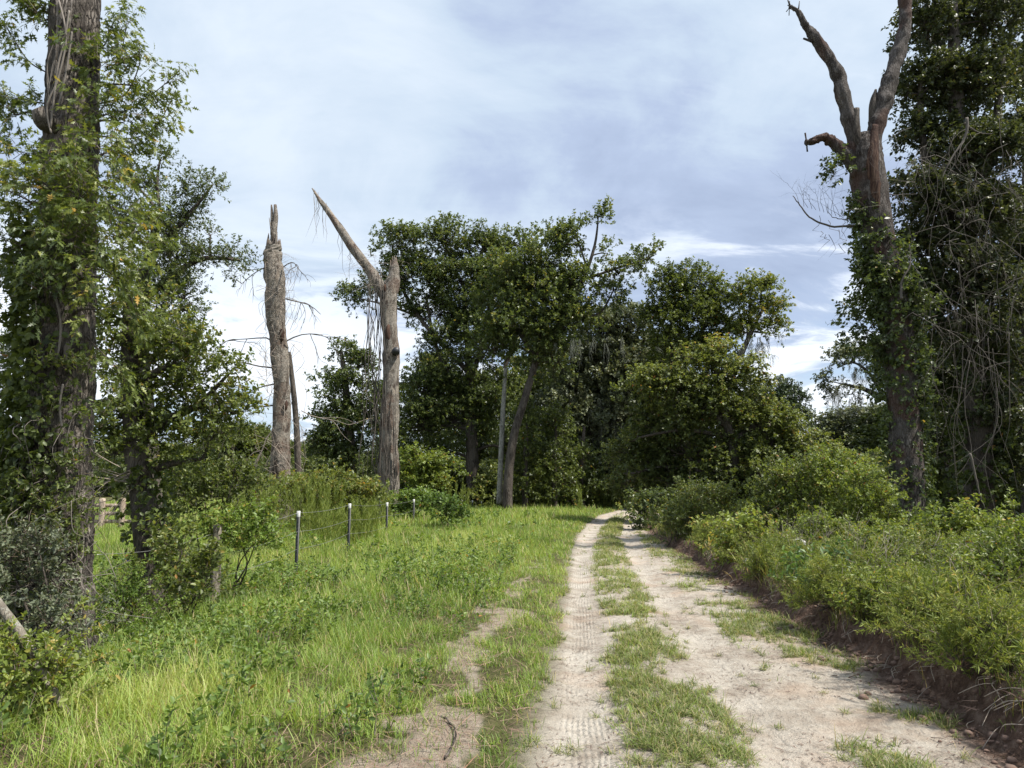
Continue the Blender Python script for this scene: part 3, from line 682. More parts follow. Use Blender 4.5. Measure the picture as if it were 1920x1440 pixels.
GC = 'oaks and vine-hung trees of the wood at the bend'
# centre-left big oak
build_tree('oak_tree', 'tall spreading dark green oak just right of the forked snag', 'tree', 50,
  [(888, 925, .52), (886, 850, .45), (882, 770, .38), (880, 700, .30), (875, 620, .2), (870, 540, .12)],
  [[(884, 800, .3), (850, 720, .2), (815, 640, .14), (800, 560, .1)], [(884, 790, .3), (930, 730, .2), (960, 650, .14)],
   [(882, 720, .2), (910, 620, .16), (925, 520, .1)], [(880, 700, .2), (790, 600, .16), (745, 520, .1), (735, 460, .06)], [(800, 600, .12), (735, 575, .08), (675, 560, .05)]],
  [(748, 462, 48, 40), (712, 545, 42, 28), (665, 562, 36, 17, 0, .8), (770, 520, 50, 45), (835, 455, 52, 40), (905, 470, 50, 45), (960, 460, 40, 35, 0, .8), (870, 530, 75, 55),
   (940, 550, 60, 60), (825, 590, 60, 45), (900, 640, 80, 60), (840, 690, 52, 40), (800, 735, 45, 42), (790, 800, 42, 50), (850, 790, 60, 60), (930, 750, 60, 60), (815, 650, 25, 25, 0, .7),
   (755, 590, 22, 20, 0, .8), (800, 860, 50, 35), (965, 850, 40, 60, 3)],
  'far', 'dark', group=GC, tint=.42)
build_tree('oak_tree', 'leaning oak with bare grey trunk and ragged open top beside the road bend', 'tree', 43,
  [(952, 945, .32), (955, 880, .29), (965, 810, .26), (988, 735, .23), (1008, 660, .19), (1018, 590, .14), (1030, 500, .09)],
  [[(1008, 660, .2), (1060, 590, .17), (1095, 520, .13), (1115, 460, .09), (1122, 405, .04)], [(1095, 525, .1), (1150, 505, .08), (1200, 490, .06), (1232, 476, .02)],
   [(1100, 500, .08), (1085, 455, .06), (1075, 425, .03)], [(1005, 670, .18), (960, 600, .12), (940, 540, .08)], [(1060, 590, .12), (1120, 590, .09), (1150, 545, .05)]],
  [(1010, 500, 55, 45), (1050, 460, 42, 35), (965, 520, 50, 55), (1020, 560, 70, 50), (940, 580, 55, 55), (1080, 540, 48, 48), (990, 620, 75, 45), (1065, 610, 60, 40),
   (1122, 420, 20, 22, 0, .4), (1080, 428, 24, 16, 0, .5), (1225, 478, 22, 13, 0, .6), (1195, 492, 26, 16, 0, .7), (1160, 515, 30, 28, 0, .8), (1140, 555, 22, 30, 0, .9, .2), (1140, 475, 18, 14, 0, .5),
   (920, 660, 45, 45), (1040, 680, 45, 45)],
  'far', 'dark', 'bark', group=GC, tint=.50, mossy=[(1100, 640, 12, 1.8, 40)])
build_tree('moss_oak', 'grey-green live oak draped with moss, filling the middle of the wood over the road', 'tree', 54,
  [(1105, 925, .5), (1110, 820, .4), (1130, 700, .3), (1140, 620, .2)], [[(1115, 780, .3), (1060, 700, .2), (1030, 640, .1)], [(1120, 760, .3), (1180, 680, .2), (1215, 630, .1)]],
  [(1120, 625, 60, 42), (1175, 615, 50, 40), (1070, 690, 60, 50), (1150, 700, 75, 55), (1215, 670, 50, 50), (1070, 770, 70, 55), (1150, 790, 80, 60), (1215, 770, 55, 60),
   (1060, 850, 60, 50), (1140, 870, 70, 45), (1200, 860, 60, 55)], 'farbig', 'grey', group=GC, tint=.42,
  mossy=[(1080, 760, 26, 3.0, 60), (1170, 800, 34, 3.4, 60), (1060, 830, 16, 2.6, 40)])
build_tree('oak_tree', 'round-topped oak behind the vine mound, right of the bend', 'tree', 48,
  [(1262, 930, .42), (1262, 800, .34), (1268, 700, .26), (1275, 620, .16)], [[(1266, 720, .2), (1310, 640, .14), (1330, 570, .08)], [(1266, 700, .2), (1250, 620, .1)], [(1300, 660, .12), (1360, 620, .08)]],
  [(1262, 545, 40, 38), (1312, 535, 42, 30), (1245, 600, 36, 42), (1300, 600, 55, 48), (1350, 580, 36, 34), (1355, 630, 40, 40), (1270, 660, 55, 40), (1320, 670, 50, 40)],
  'far', 'mid', group=GC, tint=.42)
build_tree('oak_tree', 'narrow pale-leaved tree leaning right with moss under its top', 'tree', 46,
  [(1345, 930, .34), (1352, 800, .28), (1372, 710, .24), (1396, 650, .18), (1425, 590, .1), (1440, 560, .05)], [[(1400, 645, .1), (1405, 600, .08), (1408, 550, .04)]],
  [(1408, 555, 27, 36), (1440, 555, 26, 26), (1458, 575, 14, 20), (1425, 600, 30, 34), (1450, 625, 17, 22), (1400, 625, 24, 28)], 'far', 'mid', group=GC, tint=.62,
  mossy=[(1405, 655, 14, 1.5, 14), (1440, 640, 8, 1.6, 8)])
build_tree('vine_covered_tree', 'dark vine-smothered tree left of the forked snag', 'tree', 46,
  [(660, 905, .35), (655, 800, .3), (645, 700, .2), (640, 660, .1)], [],
  [(640, 665, 26, 26, 0, .8), (668, 690, 28, 28), (620, 720, 24, 18), (650, 740, 46, 36), (625, 790, 40, 36), (670, 800, 44, 48), (615, 850, 38, 40), (660, 870, 52, 38), (700, 760, 22, 60)], 'far', 'dark', group=GC, tint=.36)
for (lb, D, bl, tr_) in [
  ('vine column tree standing just right of the leaning oak trunk', 45, [(985, 790, 18, 30), (990, 850, 22, 40), (985, 905, 24, 36)], 985),
  ('shaggy vine-covered tree second right of the leaning oak', 46, [(1035, 800, 26, 36), (1040, 860, 32, 42), (1045, 915, 36, 32)], 1040),
  ('low shaggy vine thicket tree at the left edge of the bend', 49, [(1090, 870, 32, 40), (1100, 920, 40, 26)], 1092)]:
    build_tree('vine_covered_tree', lb, 'tree', D, [(tr_, 945, .2), (tr_, 860, .16), (tr_ + 3, 800, .1)], [], bl, 'far', 'mid', group=GC, tint=.34, up=-.3)
# slim dead trunk beside the leaning oak
r_ = thing('dead_tree', list(P(937, 940, 43.5)[:2]) + [0], 'slim pale dead trunk just left of the leaning oak', 'dead tree')
bg_ = Bag(); q, rr_ = px_path([(936, 945, .19), (939, 860, .17), (943, 770, .15), (948, 690, .11)], 43.5); tube(bg_, q, rr_, 9, .5, .12); bg_.build('trunk', M['greytrunk'], r_, True)

# the vine mound right of the road
build_tree('vine_mound_tree', 'bright yellow-green vine-smothered tree mound right of the road', 'tree', 31,
  [(1375, 975, .32), (1378, 900, .28), (1370, 820, .22), (1350, 740, .15), (1340, 690, .08)], [[(1372, 830, .18), (1420, 800, .12), (1450, 850, .08)], [(1365, 800, .16), (1290, 740, .12)]],
  [(1235, 705, 34, 18, 0, 1, .5), (1290, 672, 22, 14, 0, .8, .6), (1345, 660, 30, 18, 0, .9, .6), (1405, 690, 26, 16, 0, .9, .6), (1462, 790, 30, 22, 0, .9, .5), (1500, 835, 40, 34, 0, .9, .5), (1550, 870, 40, 34, 0, .9, .5), (1600, 900, 40, 26, 0, .9, .45), (1180, 860, 34, 50, 3, .8, .2), (1250, 715, 45, 30, 0, 1, .45), (1322, 700, 44, 30), (1375, 715, 42, 36), (1285, 765, 60, 45, 0, 1, .3), (1350, 775, 65, 50, 0, 1, .4), (1420, 800, 50, 42), (1290, 850, 60, 50, 1, 1, .15), (1380, 870, 62, 50, 0, 1, .3),
   (1450, 865, 48, 45), (1490, 905, 45, 38), (1260, 910, 50, 38, 1, 1, .15), (1340, 930, 60, 40, 0, 1, .2), (1430, 930, 55, 40, 0, 1, .4), (1540, 935, 42, 36, 0, 1, .5), (1215, 790, 30, 60, 2, 1, .2), (1225, 880, 36, 60, 2, 1, .15), (1200, 730, 34, 26, 2, .8, .4), (1440, 745, 26, 18, 0, .8, .6), (1478, 835, 34, 26, 0, .9, .6), (1525, 900, 40, 30, -1, .9, .5), (1460, 945, 50, 34, -1, .9, .3), (1180, 920, 26, 26, 2, .8, .2)],
  'vinefar', 'vinemound', group=GC, tint=.50, dens=.95, up=.3)
# farther trees to the right
build_tree('pine_tree', 'distant dark pine rising behind the vine mound', 'tree', 78,
  [(1460, 915, .35), (1460, 800, .28), (1462, 720, .15)], [[(1461, 760, .1), (1495, 745, .06), (1512, 742, .03)]],
  [(1458, 728, 26, 14), (1478, 738, 18, 12), (1500, 752, 16, 9), (1430, 745, 24, 16), (1465, 765, 36, 18), (1440, 790, 36, 22), (1490, 790, 28, 20), (1440, 830, 46, 26)], 'farbig', 'pine', tint=.5, dens=1.1)
build_tree('cedar_tree', 'small dark pointed cedar just left of the distant pine', 'tree', 60,
  [(1408, 920, .2), (1408, 800, .15), (1408, 700, .06)], [], [(1408, 705, 9, 14), (1406, 730, 15, 16), (1410, 760, 22, 20), (1405, 800, 26, 26), (1415, 850, 30, 30)], 'far', 'dark', tint=.3)
build_tree('moss_oak', 'old live oak with crooked limbs and moss, reaching left behind the tall right snag', 'tree', 50,
  [(1745, 920, .5), (1735, 840, .42), (1715, 790, .36), (1690, 755, .3)], [[(1690, 755, .26), (1650, 742, .2), (1615, 728, .15), (1580, 720, .08)], [(1655, 742, .14), (1630, 700, .12), (1600, 680, .07), (1570, 690, .04)], [(1690, 755, .2), (1680, 700, .14), (1650, 665, .08)]],
  [(1575, 675, 26, 16, 0, .7), (1605, 660, 30, 16, 0, .8), (1560, 715, 20, 20, 0, .7), (1590, 740, 24, 10, 0, .5), (1640, 665, 28, 18, 0, .8), (1660, 700, 28, 22, 0, .7), (1690, 660, 36, 30), (1740, 690, 50, 50), (1560, 745, 14, 9, 0, .5), (1635, 715, 24, 10, 0, .5)],
  'far', 'grey', tint=.5, mossy=[(1565, 735, 12, 1.8, 14), (1600, 700, 16, 1.6, 24), (1600, 745, 14, 1.8, 18), (1650, 720, 12, 1.6, 14)])
build_tree('moss_oak', 'broad rounded grey-green live oak beyond the brambles right of the mound', 'tree', 64,
  [(1612, 935, .5), (1606, 890, .42), (1585, 860, .3), (1570, 830, .2)], [[(1608, 900, .3), (1640, 850, .2), (1660, 800, .1)]],
  [(1560, 800, 36, 24), (1610, 790, 46, 24), (1665, 795, 45, 30), (1540, 835, 32, 30), (1590, 835, 55, 34), (1650, 840, 50, 36), (1700, 830, 40, 40), (1560, 880, 50, 30), (1640, 885, 60, 30), (1720, 880, 50, 40)],
  'farbig', 'grey', tint=.42, mossy=[(1600, 860, 24, 2.2, 50)])

# ------------------------------------------------------------------ generic far trees (one mesh per kind, copied)
def far_tree(name, label, D, px, top, wpx, mat, group, seed_t=.35):
    x = P(px, 900, D)[0]; zt = P(px, top, D)[2]
    hgt = zt; wd = wpx * mpp(D) / 2
    root = thing(name, (x, D, 0), label, 'tree', group); wood = Bag(); crown = Bag()
    tp = np.array([[x, D, -.2], [x + .1, D, hgt * .35], [x - .1, D, hgt * .75]])
    tube(wood, smooth_path(tp, 8), np.linspace(.3, .1, 8), 7, .5, .2)
    for k in range(9):
        az = rng.uniform(0, 6.28); f = rng.uniform(0, .7); zz_ = rng.uniform(.30, .92)
        ww = wd * (1.1 - .75 * abs(zz_ - .5))
        c = np.array([x + math.cos(az) * f * ww, D + math.sin(az) * f * ww, hgt * zz_])
        r0 = rng.uniform(.28, .45) * wd
        tube(wood, smooth_path([[x, D, c[2] * .6], (c + [x, D, c[2]]) / 2, c], 5), np.linspace(.09, .04, 5), 4, .5, cap=False)
        blob(crown, None, c, [r0 * 1.1, r0, min(r0, hgt * .17)], 'farbig', .9, seed_t)
    wood.build('trunk', M['bark'], root, True); crown.build('crown', M[mat], root)
    return root
protos = [far_tree('oak_tree', 'dark oak deep in the wood seen left of the central oak trunk', 72, 800, 660, 170, 'mid', 'dark trees deep in the wood', .3),
          far_tree('oak_tree', 'dark oak deep in the wood behind the leaning oak', 76, 1010, 600, 190, 'mid', 'dark trees deep in the wood', .28),
          far_tree('oak_tree', 'dark oak closing the view at the end of the road', 84, 1165, 620, 180, 'mid', 'dark trees deep in the wood', .2)]
def copy_tree(root, loc, rz, sc, label):
    r_ = root.copy(); C.objects.link(r_); r_.location = loc; r_.rotation_euler = (0, 0, rz); r_.scale = sc; r_['label'] = label
    for ch in root.children:
        c_ = ch.copy(); C.objects.link(c_); c_.parent = r_
    return r_
for i, (px, D, top, sc_, lb) in enumerate([
  (900, 68, 700, .9, 'dark tree deep in the wood directly behind the central oak trunk'), (1090, 70, 640, 1.0, 'dark tree deep in the wood behind the mossy oak'),
  (1240, 70, 640, 1.0, 'shaded tree deep in the wood right of the road end'), (1320, 66, 700, .9, 'shaded tree behind the vine mound'),
  (1400, 74, 740, .8, 'shaded tree at the right shoulder of the vine mound, under the cedar'), (720, 80, 780, .55, 'small dark tree behind the forked snag'), (610, 88, 790, .5, 'small dark tree between the two dead snags'),
  (1780, 44, 620, 1.0, 'shaded tree seen between the right snag and the dark inner trunk'), (1890, 40, 600, 1.0, 'shaded tree at the right edge behind the vine curtain'), (1690, 60, 760, .8, 'shaded tree directly behind the right snag trunk'),
  (1165, 100, 640, 1.3, 'farthest tree over the end of the road')]):
    x = P(px, 900, D)[0]; zt = P(px, top, D)[2]; pr = protos[i % 3]
    hz = [P(800, 660, 72)[2], P(1010, 600, 76)[2], P(1165, 620, 84)[2]][i % 3]
    copy_tree(pr, (x, D, 0), rng.uniform(0, 6.28), (sc_, sc_, zt / hz), lb)
# tree line across the field at far left
lp = far_tree('oak_tree', 'low tree of the line across the pasture, just right of the second trunk', 130, 330, 840, 190, 'mid', 'tree line across the pasture', .5)
lb_ = ['far pasture tree left of the big oak, at the frame edge', 'far pasture tree behind the big oak trunk', 'far pasture tree between the big oak and the second trunk', 'far pasture tree below the drooping shrub',
       'far pasture tree left of the tall snag', 'far pasture tree directly behind the tall snag', 'far pasture tree right of the tall snag', 'far pasture tree low behind the vine tree']
for i, (px, top, D) in enumerate([(20, 815, 120), (100, 830, 125), (215, 835, 128), (400, 830, 122), (465, 808, 105), (520, 835, 115), (575, 850, 120), (640, 850, 130)]):
    x = P(px, 900, D)[0]; k = P(px, top, D)[2] / P(330, 840, 130)[2]
    copy_tree(lp, (x, D, 0), rng.uniform(0, 6.28), (rng.uniform(.8, 1.1), rng.uniform(.8, 1.1), k), lb_[i])
wb = Bag()
for k in range(170):
    x = rng.uniform(-130, 150); D = rng.uniform(95, 150) if x < 0 else rng.uniform(88, 125)
    r0 = rng.uniform(2.2, 4.0) if x < -10 else rng.uniform(4, 7)
    blob(wb, None, [x, D, r0 * .7], [r0 * 1.3, r0, r0 * .9], 'farbig', .35, .35, clump=r0 * .5)
tag(wb.build('far_woods', M['dark']), 'dark far-off wood edge beyond the pasture and behind the trees', None, None, 'stuff')

wb = Bag()
for k in range(120):
    px = rng.uniform(590, 1720); D = rng.uniform(50, 66); x = P(px, 900, D)[0]
    if abs(px - 1165) < 40 and D < 62: continue
    r0 = rng.uniform(1.0, 2.4); blob(wb, None, [x, D, r0 * .45], [r0 * 1.3, r0, r0], 'farbig', .6, .4, clump=r0 * .45)
for k in range(70):
    px = rng.uniform(1560, 2000); D = rng.uniform(24, 42); x = P(px, 900, D)[0]; r0 = rng.uniform(.8, 1.8); blob(wb, None, [x, D, r0 * .6], [r0 * 1.3, r0, r0], 'far', .6, .4, clump=r0 * .45)
tag(wb.build('undergrowth', M['vinemound']), 'shaded undergrowth on the wood floor between the trunks', None, None, 'stuff')

# ------------------------------------------------------------------ the two dead snags at the left
def jag(bag, c, d, r0, n, L, tint=.5):
    """splintered wood at a break"""
    for _ in range(n):
        az = rng.uniform(0, 6.283); o_ = np.array([math.cos(az), math.sin(az), 0]) * r0 * rng.uniform(.3, .9); dd = nrm(np.array(d) + rng.normal(0, .10, 3)); l_ = L * rng.uniform(.3, 1)
        q = np.array([c + o_ - dd * .25, c + o_ + dd * l_ * .5, c + o_ + dd * l_]); tube(bag, q, np.array([r0 * .35, r0 * .22, .01]), 5, tint, .2)
D = 27
x0, y0 = P(524, 960, D)[:2]
rt_ = thing('dead_snag', (x0, y0, Hs(x0, y0)), 'tall broken dead trunk with a splintered spike top and bare twigs', 'dead tree')
b1 = Bag(); q, r1 = px_path([(524, 1000, .44), (527, 950, .40), (528, 850, .36), (526, 740, .34), (524, 650, .36), (517, 560, .40), (513, 510, .39), (513, 475, .34), (512, 462, .31)], D, 90)
q[:, 0] += .05 * np.sin(np.arange(90) * .23); tube(b1, q, r1, 40, .5, .30, fine=.012); b1.build('trunk', M['snag'], rt_, True)
b1 = Bag(); q, r1 = px_path([(513, 480, .17), (514, 440, .13), (517, 410, .10), (516, 384, .06)], D, 14); tube(b1, q, r1, 9, .5, .3)
q, r1 = px_path([(510, 440, .08), (510, 400, .06), (509, 384, .03)], D, 8); tube(b1, q, r1, 6, .5, .2); jag(b1, P(512, 468, D), (0, 0, 1), .30, 22, .75); jag(b1, P(513, 450, D), (0, 0, 1), .16, 8, .9)
b1.build('splinter', M['snag'], rt_, True)
b1 = Bag()
for (px, py, dx, dz, L, dep) in [(512, 640, -1, .7, 1.6, 3), (514, 690, -1, .3, 2.2, 3), (514, 720, -1, .1, 2.0, 3), (536, 640, 1, .4, 1.3, 2), (535, 560, 1, .2, 1.2, 2), (505, 500, -1, .2, 1.2, 2), (532, 500, 1, .3, 1.2, 2), (512, 760, -1, -.1, 1.8, 2), (536, 900, 1, -.2, 1.6, 2), (516, 800, -1, -.6, 2.2, 2)]:
    b1 = Bag(); twiggery(b1, P(px, py, D - .2), (dx, rng.normal(0, .4), dz), L * 1.3, .032, dep, sag=.22, nb=4); b1.build('dead_branch', M['vinedark'], rt_)
b1 = Bag()
for k in range(30): twiggery(b1, P(520 + rng.normal(0, 14), rng.uniform(465, 600), D - .4), (rng.normal(0, 1), -.3, .2), .7, .007, 1, sag=.1)
for k in range(80):
    t = rng.uniform(470, 900); s_ = P(520 + rng.normal(0, 15), t, D - .42); mid = s_ + rng.normal(0, .35, 3) + [rng.choice([-.35, .35]), 0, -.3]
    tube(b1, smooth_path([s_, mid, s_ + [rng.normal(0, .3), 0, -rng.uniform(.5, 1.8)]], 8), .006 + .004 * rng.random(), 3, .5)
b1.build('dead_vine', M['vine'], rt_)
def rot(px, py, D_, wx, hz):
    o_ = Bag(); an = np.linspace(0, math.pi, 9); c = P(px, py, D_)
    tube(o_, np.array([c + np.array([0, 0, -math.cos(k) * hz]) for k in an]), np.maximum(np.sin(an), .02) * wx, 10, .5, .5); return o_
for (px, py, wx, hz) in [(529, 628, .10, .28), (520, 545, .07, .16), (537, 760, .06, .2)]: rot(px, py, D - .32, wx, hz).build('rot_hole', M['heart'], rt_, True)
# thin leaning dead stem beside it
x0, y0 = P(556, 970, D + 1)[:2]
rt_ = thing('dead_sapling', (x0, y0, Hs(x0, y0)), 'thin dead stem wrapped in dry vines, right beside the tall snag', 'dead tree')
b1 = Bag(); q, r1 = px_path([(562, 1000, .15), (560, 900, .14), (556, 800, .12), (549, 720, .10), (543, 660, .06)], D + 1, 24); tube(b1, q, r1, 9, .5, .25); b1.build('trunk', M['bark'], rt_, True)
b1 = Bag()
for k in range(26):
    i = rng.integers(3, 20); s_ = q[i] + rng.normal(0, .12, 3); tube(b1, smooth_path([s_, s_ + [rng.normal(0, .2), 0, -.5], s_ + [rng.normal(0, .35), 0, -rng.uniform(.8, 2)]], 7), .008, 3, .5)
twiggery(b1, P(565, 770, D), (1, 0, -.5), 2.4, .02, 1, sag=.1)
b1.build('dead_vine', M['vine'], rt_)
# forked snag
D = 32
x0, y0 = P(728, 950, D)[:2]
rt_ = thing('dead_snag', (x0, y0, Hs(x0, y0)), 'forked dead trunk, one long bare limb pointing up left, vines hanging from its crook', 'dead tree')
b1 = Bag(); q, r1 = px_path([(730, 1000, .52), (728, 940, .48), (730, 850, .45), (731, 750, .42), (732, 650, .40), (731, 570, .40), (735, 530, .34), (740, 500, .18), (743, 484, .08)], D, 90)
q[:, 0] += .04 * np.sin(np.arange(90) * .2); tube(b1, q, r1, 40, .5, .28, fine=.012); b1.build('trunk', M['snag'], rt_, True)
b1 = Bag(); q, r1 = px_path([(732, 570, .30), (715, 540, .30), (694, 508, .26), (665, 470, .22), (635, 425, .19), (612, 392, .14), (596, 370, .09), (585, 353, .03)], D, 40)
tube(b1, q, r1, 18, .5, .3, fine=.012); jag(b1, P(605, 385, D), P(585, 353, D) - P(612, 392, D), .12, 6, 1.0); jag(b1, P(738, 505, D), (0.05, 0, 1), .2, 8, .8)
b1.build('limb', M['snag'], rt_, True)
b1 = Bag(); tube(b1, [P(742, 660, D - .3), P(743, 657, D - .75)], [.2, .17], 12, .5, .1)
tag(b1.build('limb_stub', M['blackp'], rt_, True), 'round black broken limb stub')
for (px, py, wx, hz) in [(729, 625, .15, .45), (733, 725, .05, .14), (722, 540, .07, .2), (745, 880, .08, .3)]: rot(px, py, D - .35, wx, hz).build('rot_hole', M['heart'], rt_, True)
b1 = Bag()
for k in range(24):
    px = rng.uniform(690, 716); s_ = P(px, rng.uniform(500, 560), D - .3); 
    tube(b1, smooth_path([s_, P(px + rng.normal(0, 8), 700, D - .3), P(px + rng.normal(0, 12), rng.uniform(740, 930), D - .3)], 18, wob=.14), rng.uniform(.008, .022), 4, .5)
for k in range(16):
    px = rng.uniform(714, 742); s_ = P(px, rng.uniform(700, 860), D - .5); tube(b1, smooth_path([s_, P(px + rng.normal(0, 4), 880, D - .55), P(px + rng.normal(0, 4), 940, D - .55)], 10, wob=.04), .014, 4, .5)
b1.build('hanging_vine', M['vinedark'], rt_)
b1 = Bag()
for (px, py) in [(596, 372), (606, 384), (640, 430), (660, 462), (690, 500), (590, 362)]: hang(b1, P(px, py, D), 3, 2.2, .12, wd=.010)
for k in range(26): twiggery(b1, P(rng.uniform(672, 735), rng.uniform(480, 540), D - .3), (rng.normal(0, 1), -.2, .4), .8, .008, 1, sag=.15)
b1.build('dead_vine', M['vine'], rt_)

# ------------------------------------------------------------------ tall snag at the right and the vine-smothered oaks
D = 17.5
def wisp(bag, pts, r, D_, tint=.5, wob=.02):
    q, rr_ = px_path([(p[0], p[1], r * (1 - .7 * i / (len(pts) - 1))) for i, p in enumerate(pts)], D_, len(pts) * 5); q = q + np.cumsum(rng.normal(0, wob, q.shape), 0) * .5
    tube(bag, q, rr_, 5, tint); return q
x0, y0 = P(1703, 1000, D)[:2]
rt_ = thing('dead_snag', (x0, y0, Hs(x0, y0)), 'tall dead oak with three broken limbs, red heartwood and ivy', 'dead tree')
tk = [(1704, 1030, .46), (1703, 950, .42), (1697, 850, .40), (1692, 750, .38), (1685, 650, .40), (1668, 540, .42), (1650, 460, .40), (1637, 390, .42), (1628, 330, .44), (1622, 280, .40), (1620, 255, .30)]
b1 = Bag(); tp, tr = px_path(tk, D, 90); tube(b1, tp, tr, 36, .5, .14, fine=.02); b1.build('trunk', M['snagred'], rt_, True)
for (nm, lb, pts) in [
  ('limb', 'long bare limb reaching up left', [(1612, 300, .27), (1598, 240, .25), (1580, 180, .22), (1570, 140, .22), (1548, 100, .18), (1524, 66, .17), (1508, 45, .12), (1496, 22, .08), (1480, 12, .05)]),
  ('limb', 'short crooked limb sagging left', [(1612, 330, .24), (1598, 305, .22), (1575, 280, .20), (1556, 263, .17), (1543, 258, .14), (1524, 265, .12), (1510, 268, .09)]),
  ('limb', 'tall dark limb running out of frame', [(1634, 290, .28), (1645, 235, .26), (1658, 185, .27), (1674, 130, .23), (1690, 80, .22), (1697, 40, .20), (1696, 0, .19), (1690, -60, .14)])]:
    b1 = Bag(); q, r1 = px_path(pts, D, 60); r1 = r1 * .88 * (1 + .10 * np.sin(np.arange(60) * .9) * (rng.random(60) < .6)); tube(b1, q, r1, 20, .5, .34, fine=.016)
    if 'frame' not in lb: jag(b1, q[-2], q[-1] - q[-4], float(r1[-2]) * .8, 4, .16)
    if 'long' in lb:
        for (a1, a2, rr_) in [((1530, 80), (1506, 72), .05), ((1482, 12), (1477, 0), .03), ((1497, 20), (1499, 2), .02)]: tube(b1, [P(*a1, D), P(*a2, D)], [rr_, rr_ * .5], 6, .5)
    tag(b1.build(nm, M['snagred'], rt_, True), lb)
b1 = Bag(); q, r1 = px_path([(1622, 290, .16), (1606, 250, .13), (1604, 205, .10)], D - .15, 14); tube(b1, q, r1, 10, .5, .3)
q, r1 = px_path([(1640, 255, .14), (1638, 200, .12), (1642, 168, .03)], D, 14); tube(b1, q, r1, 8, .5, .3)
tag(b1.build('limb_stub', M['bark'], rt_, True), 'dark snapped stubs in the fork')
b1 = Bag(); q, r1 = px_path([(1641, 235, .08), (1634, 290, .18), (1638, 345, .18), (1648, 420, .08)], D - .29, 26); tube(b1, q, r1, 14, .5, .25, fine=.01)
tag(b1.build('heartwood', M['heart'], rt_, True), 'red-brown exposed heartwood where the bark has split')
b1 = Bag()
for (px, py) in [(1652, 437), (1646, 468)]:
    c = P(px, py, D - .42); an = np.linspace(0, 2 * math.pi, 13); ring = np.array([c + np.array([math.cos(k) * .085, 0, math.sin(k) * .10]) for k in an]); tube(b1, ring, .03, 7, .5, .1, cap=False)
b1.build('knot', M['snagred'], rt_, True)
DB = []
b1 = Bag(); DB.append(b1)
wisp(b1, [(1612, 423), (1570, 424), (1530, 410), (1505, 385), (1490, 370)], .035, D); wisp(b1, [(1608, 408), (1585, 410), (1565, 405), (1555, 375)], .018, D)
for k in range(14): twiggery(b1, P(1500 + k * 7.5, 385 + k * 2.2, D), (-.3, rng.normal(0, .3), 1), .7, .007, 2, sag=-.02, nb=2)
b1 = Bag(); DB.append(b1)
for k in range(6): twiggery(b1, P(1598, 290 + k * 6, D), (-1, 0, -.1), .8, .006, 2, nb=2)
b1 = Bag(); DB.append(b1); wisp(b1, [(1660, 362), (1680, 365), (1715, 362)], .02, D); hang(DB[0], P(1560, 424, D), 8, .5, .25, wd=.008)
for b1 in DB: b1.build('dead_branch', M['vinedark'], rt_)
ib = Bag()
ivy_on(ib, tp, tr, 1500, 'ivy', t0=.30, t1=.62, tint=.32, out=.35, scale=1.15, dn=.2); ivy_on(ib, tp, tr, 700, 'ivy', side=(math.pi, .5), t0=.1, t1=.75, tint=.45, out=.12)
ivy_on(ib, tp, tr, 700, 'ivy', side=(0, .5), t0=.05, t1=.5, tint=.25, out=.2); ivy_on(ib, tp, tr, 110, 'ivy', side=(-1.57, .5), t0=.02, t1=.3, tint=.35, out=.05)
for (px, py, rx, ry, dn) in [(1625, 440, 10, 30, .6), (1632, 520, 18, 20, .7), (1630, 600, 34, 18, .5), (1612, 640, 18, 10, .5), (1650, 560, 30, 40, 1), (1690, 590, 40, 50, 1), (1655, 660, 22, 30, .9), (1580, 322, 10, 12, .4)]:
    blob(ib, None, P(px, py, D), np.array([rx, rx, ry]) * mpp(D), 'mid', dn, .35)
wb_ = Bag(); wisp(wb_, [(1665, 590), (1640, 600), (1618, 640)], .03, D); wisp(wb_, [(1660, 640), (1625, 620), (1596, 590)], .02, D)
ib.build('ivy', M['dark'], rt_); wb_.build('ivy_stem', M['vinedark'], rt_)

GR = 'vine-smothered oaks at the right edge'
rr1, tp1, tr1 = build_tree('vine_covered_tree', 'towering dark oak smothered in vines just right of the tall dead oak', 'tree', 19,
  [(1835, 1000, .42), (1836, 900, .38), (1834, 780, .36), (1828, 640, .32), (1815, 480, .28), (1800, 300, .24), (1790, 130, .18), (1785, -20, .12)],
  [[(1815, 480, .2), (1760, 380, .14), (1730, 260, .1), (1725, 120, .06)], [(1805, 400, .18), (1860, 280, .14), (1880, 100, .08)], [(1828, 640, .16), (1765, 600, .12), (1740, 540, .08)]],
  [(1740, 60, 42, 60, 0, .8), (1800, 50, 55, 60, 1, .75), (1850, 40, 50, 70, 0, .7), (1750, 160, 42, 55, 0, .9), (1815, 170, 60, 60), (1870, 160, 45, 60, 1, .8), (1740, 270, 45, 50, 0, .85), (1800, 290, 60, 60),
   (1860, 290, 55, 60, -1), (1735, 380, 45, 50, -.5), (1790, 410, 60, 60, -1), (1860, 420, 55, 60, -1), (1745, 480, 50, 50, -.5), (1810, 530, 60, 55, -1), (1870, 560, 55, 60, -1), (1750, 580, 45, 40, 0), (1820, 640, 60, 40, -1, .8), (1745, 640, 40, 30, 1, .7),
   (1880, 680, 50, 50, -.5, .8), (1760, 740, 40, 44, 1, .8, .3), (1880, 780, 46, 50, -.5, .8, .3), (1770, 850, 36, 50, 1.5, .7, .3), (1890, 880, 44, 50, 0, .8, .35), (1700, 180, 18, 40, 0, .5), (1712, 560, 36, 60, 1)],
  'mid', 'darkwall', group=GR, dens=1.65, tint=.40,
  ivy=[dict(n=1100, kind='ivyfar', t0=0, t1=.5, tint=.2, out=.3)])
hb = Bag()
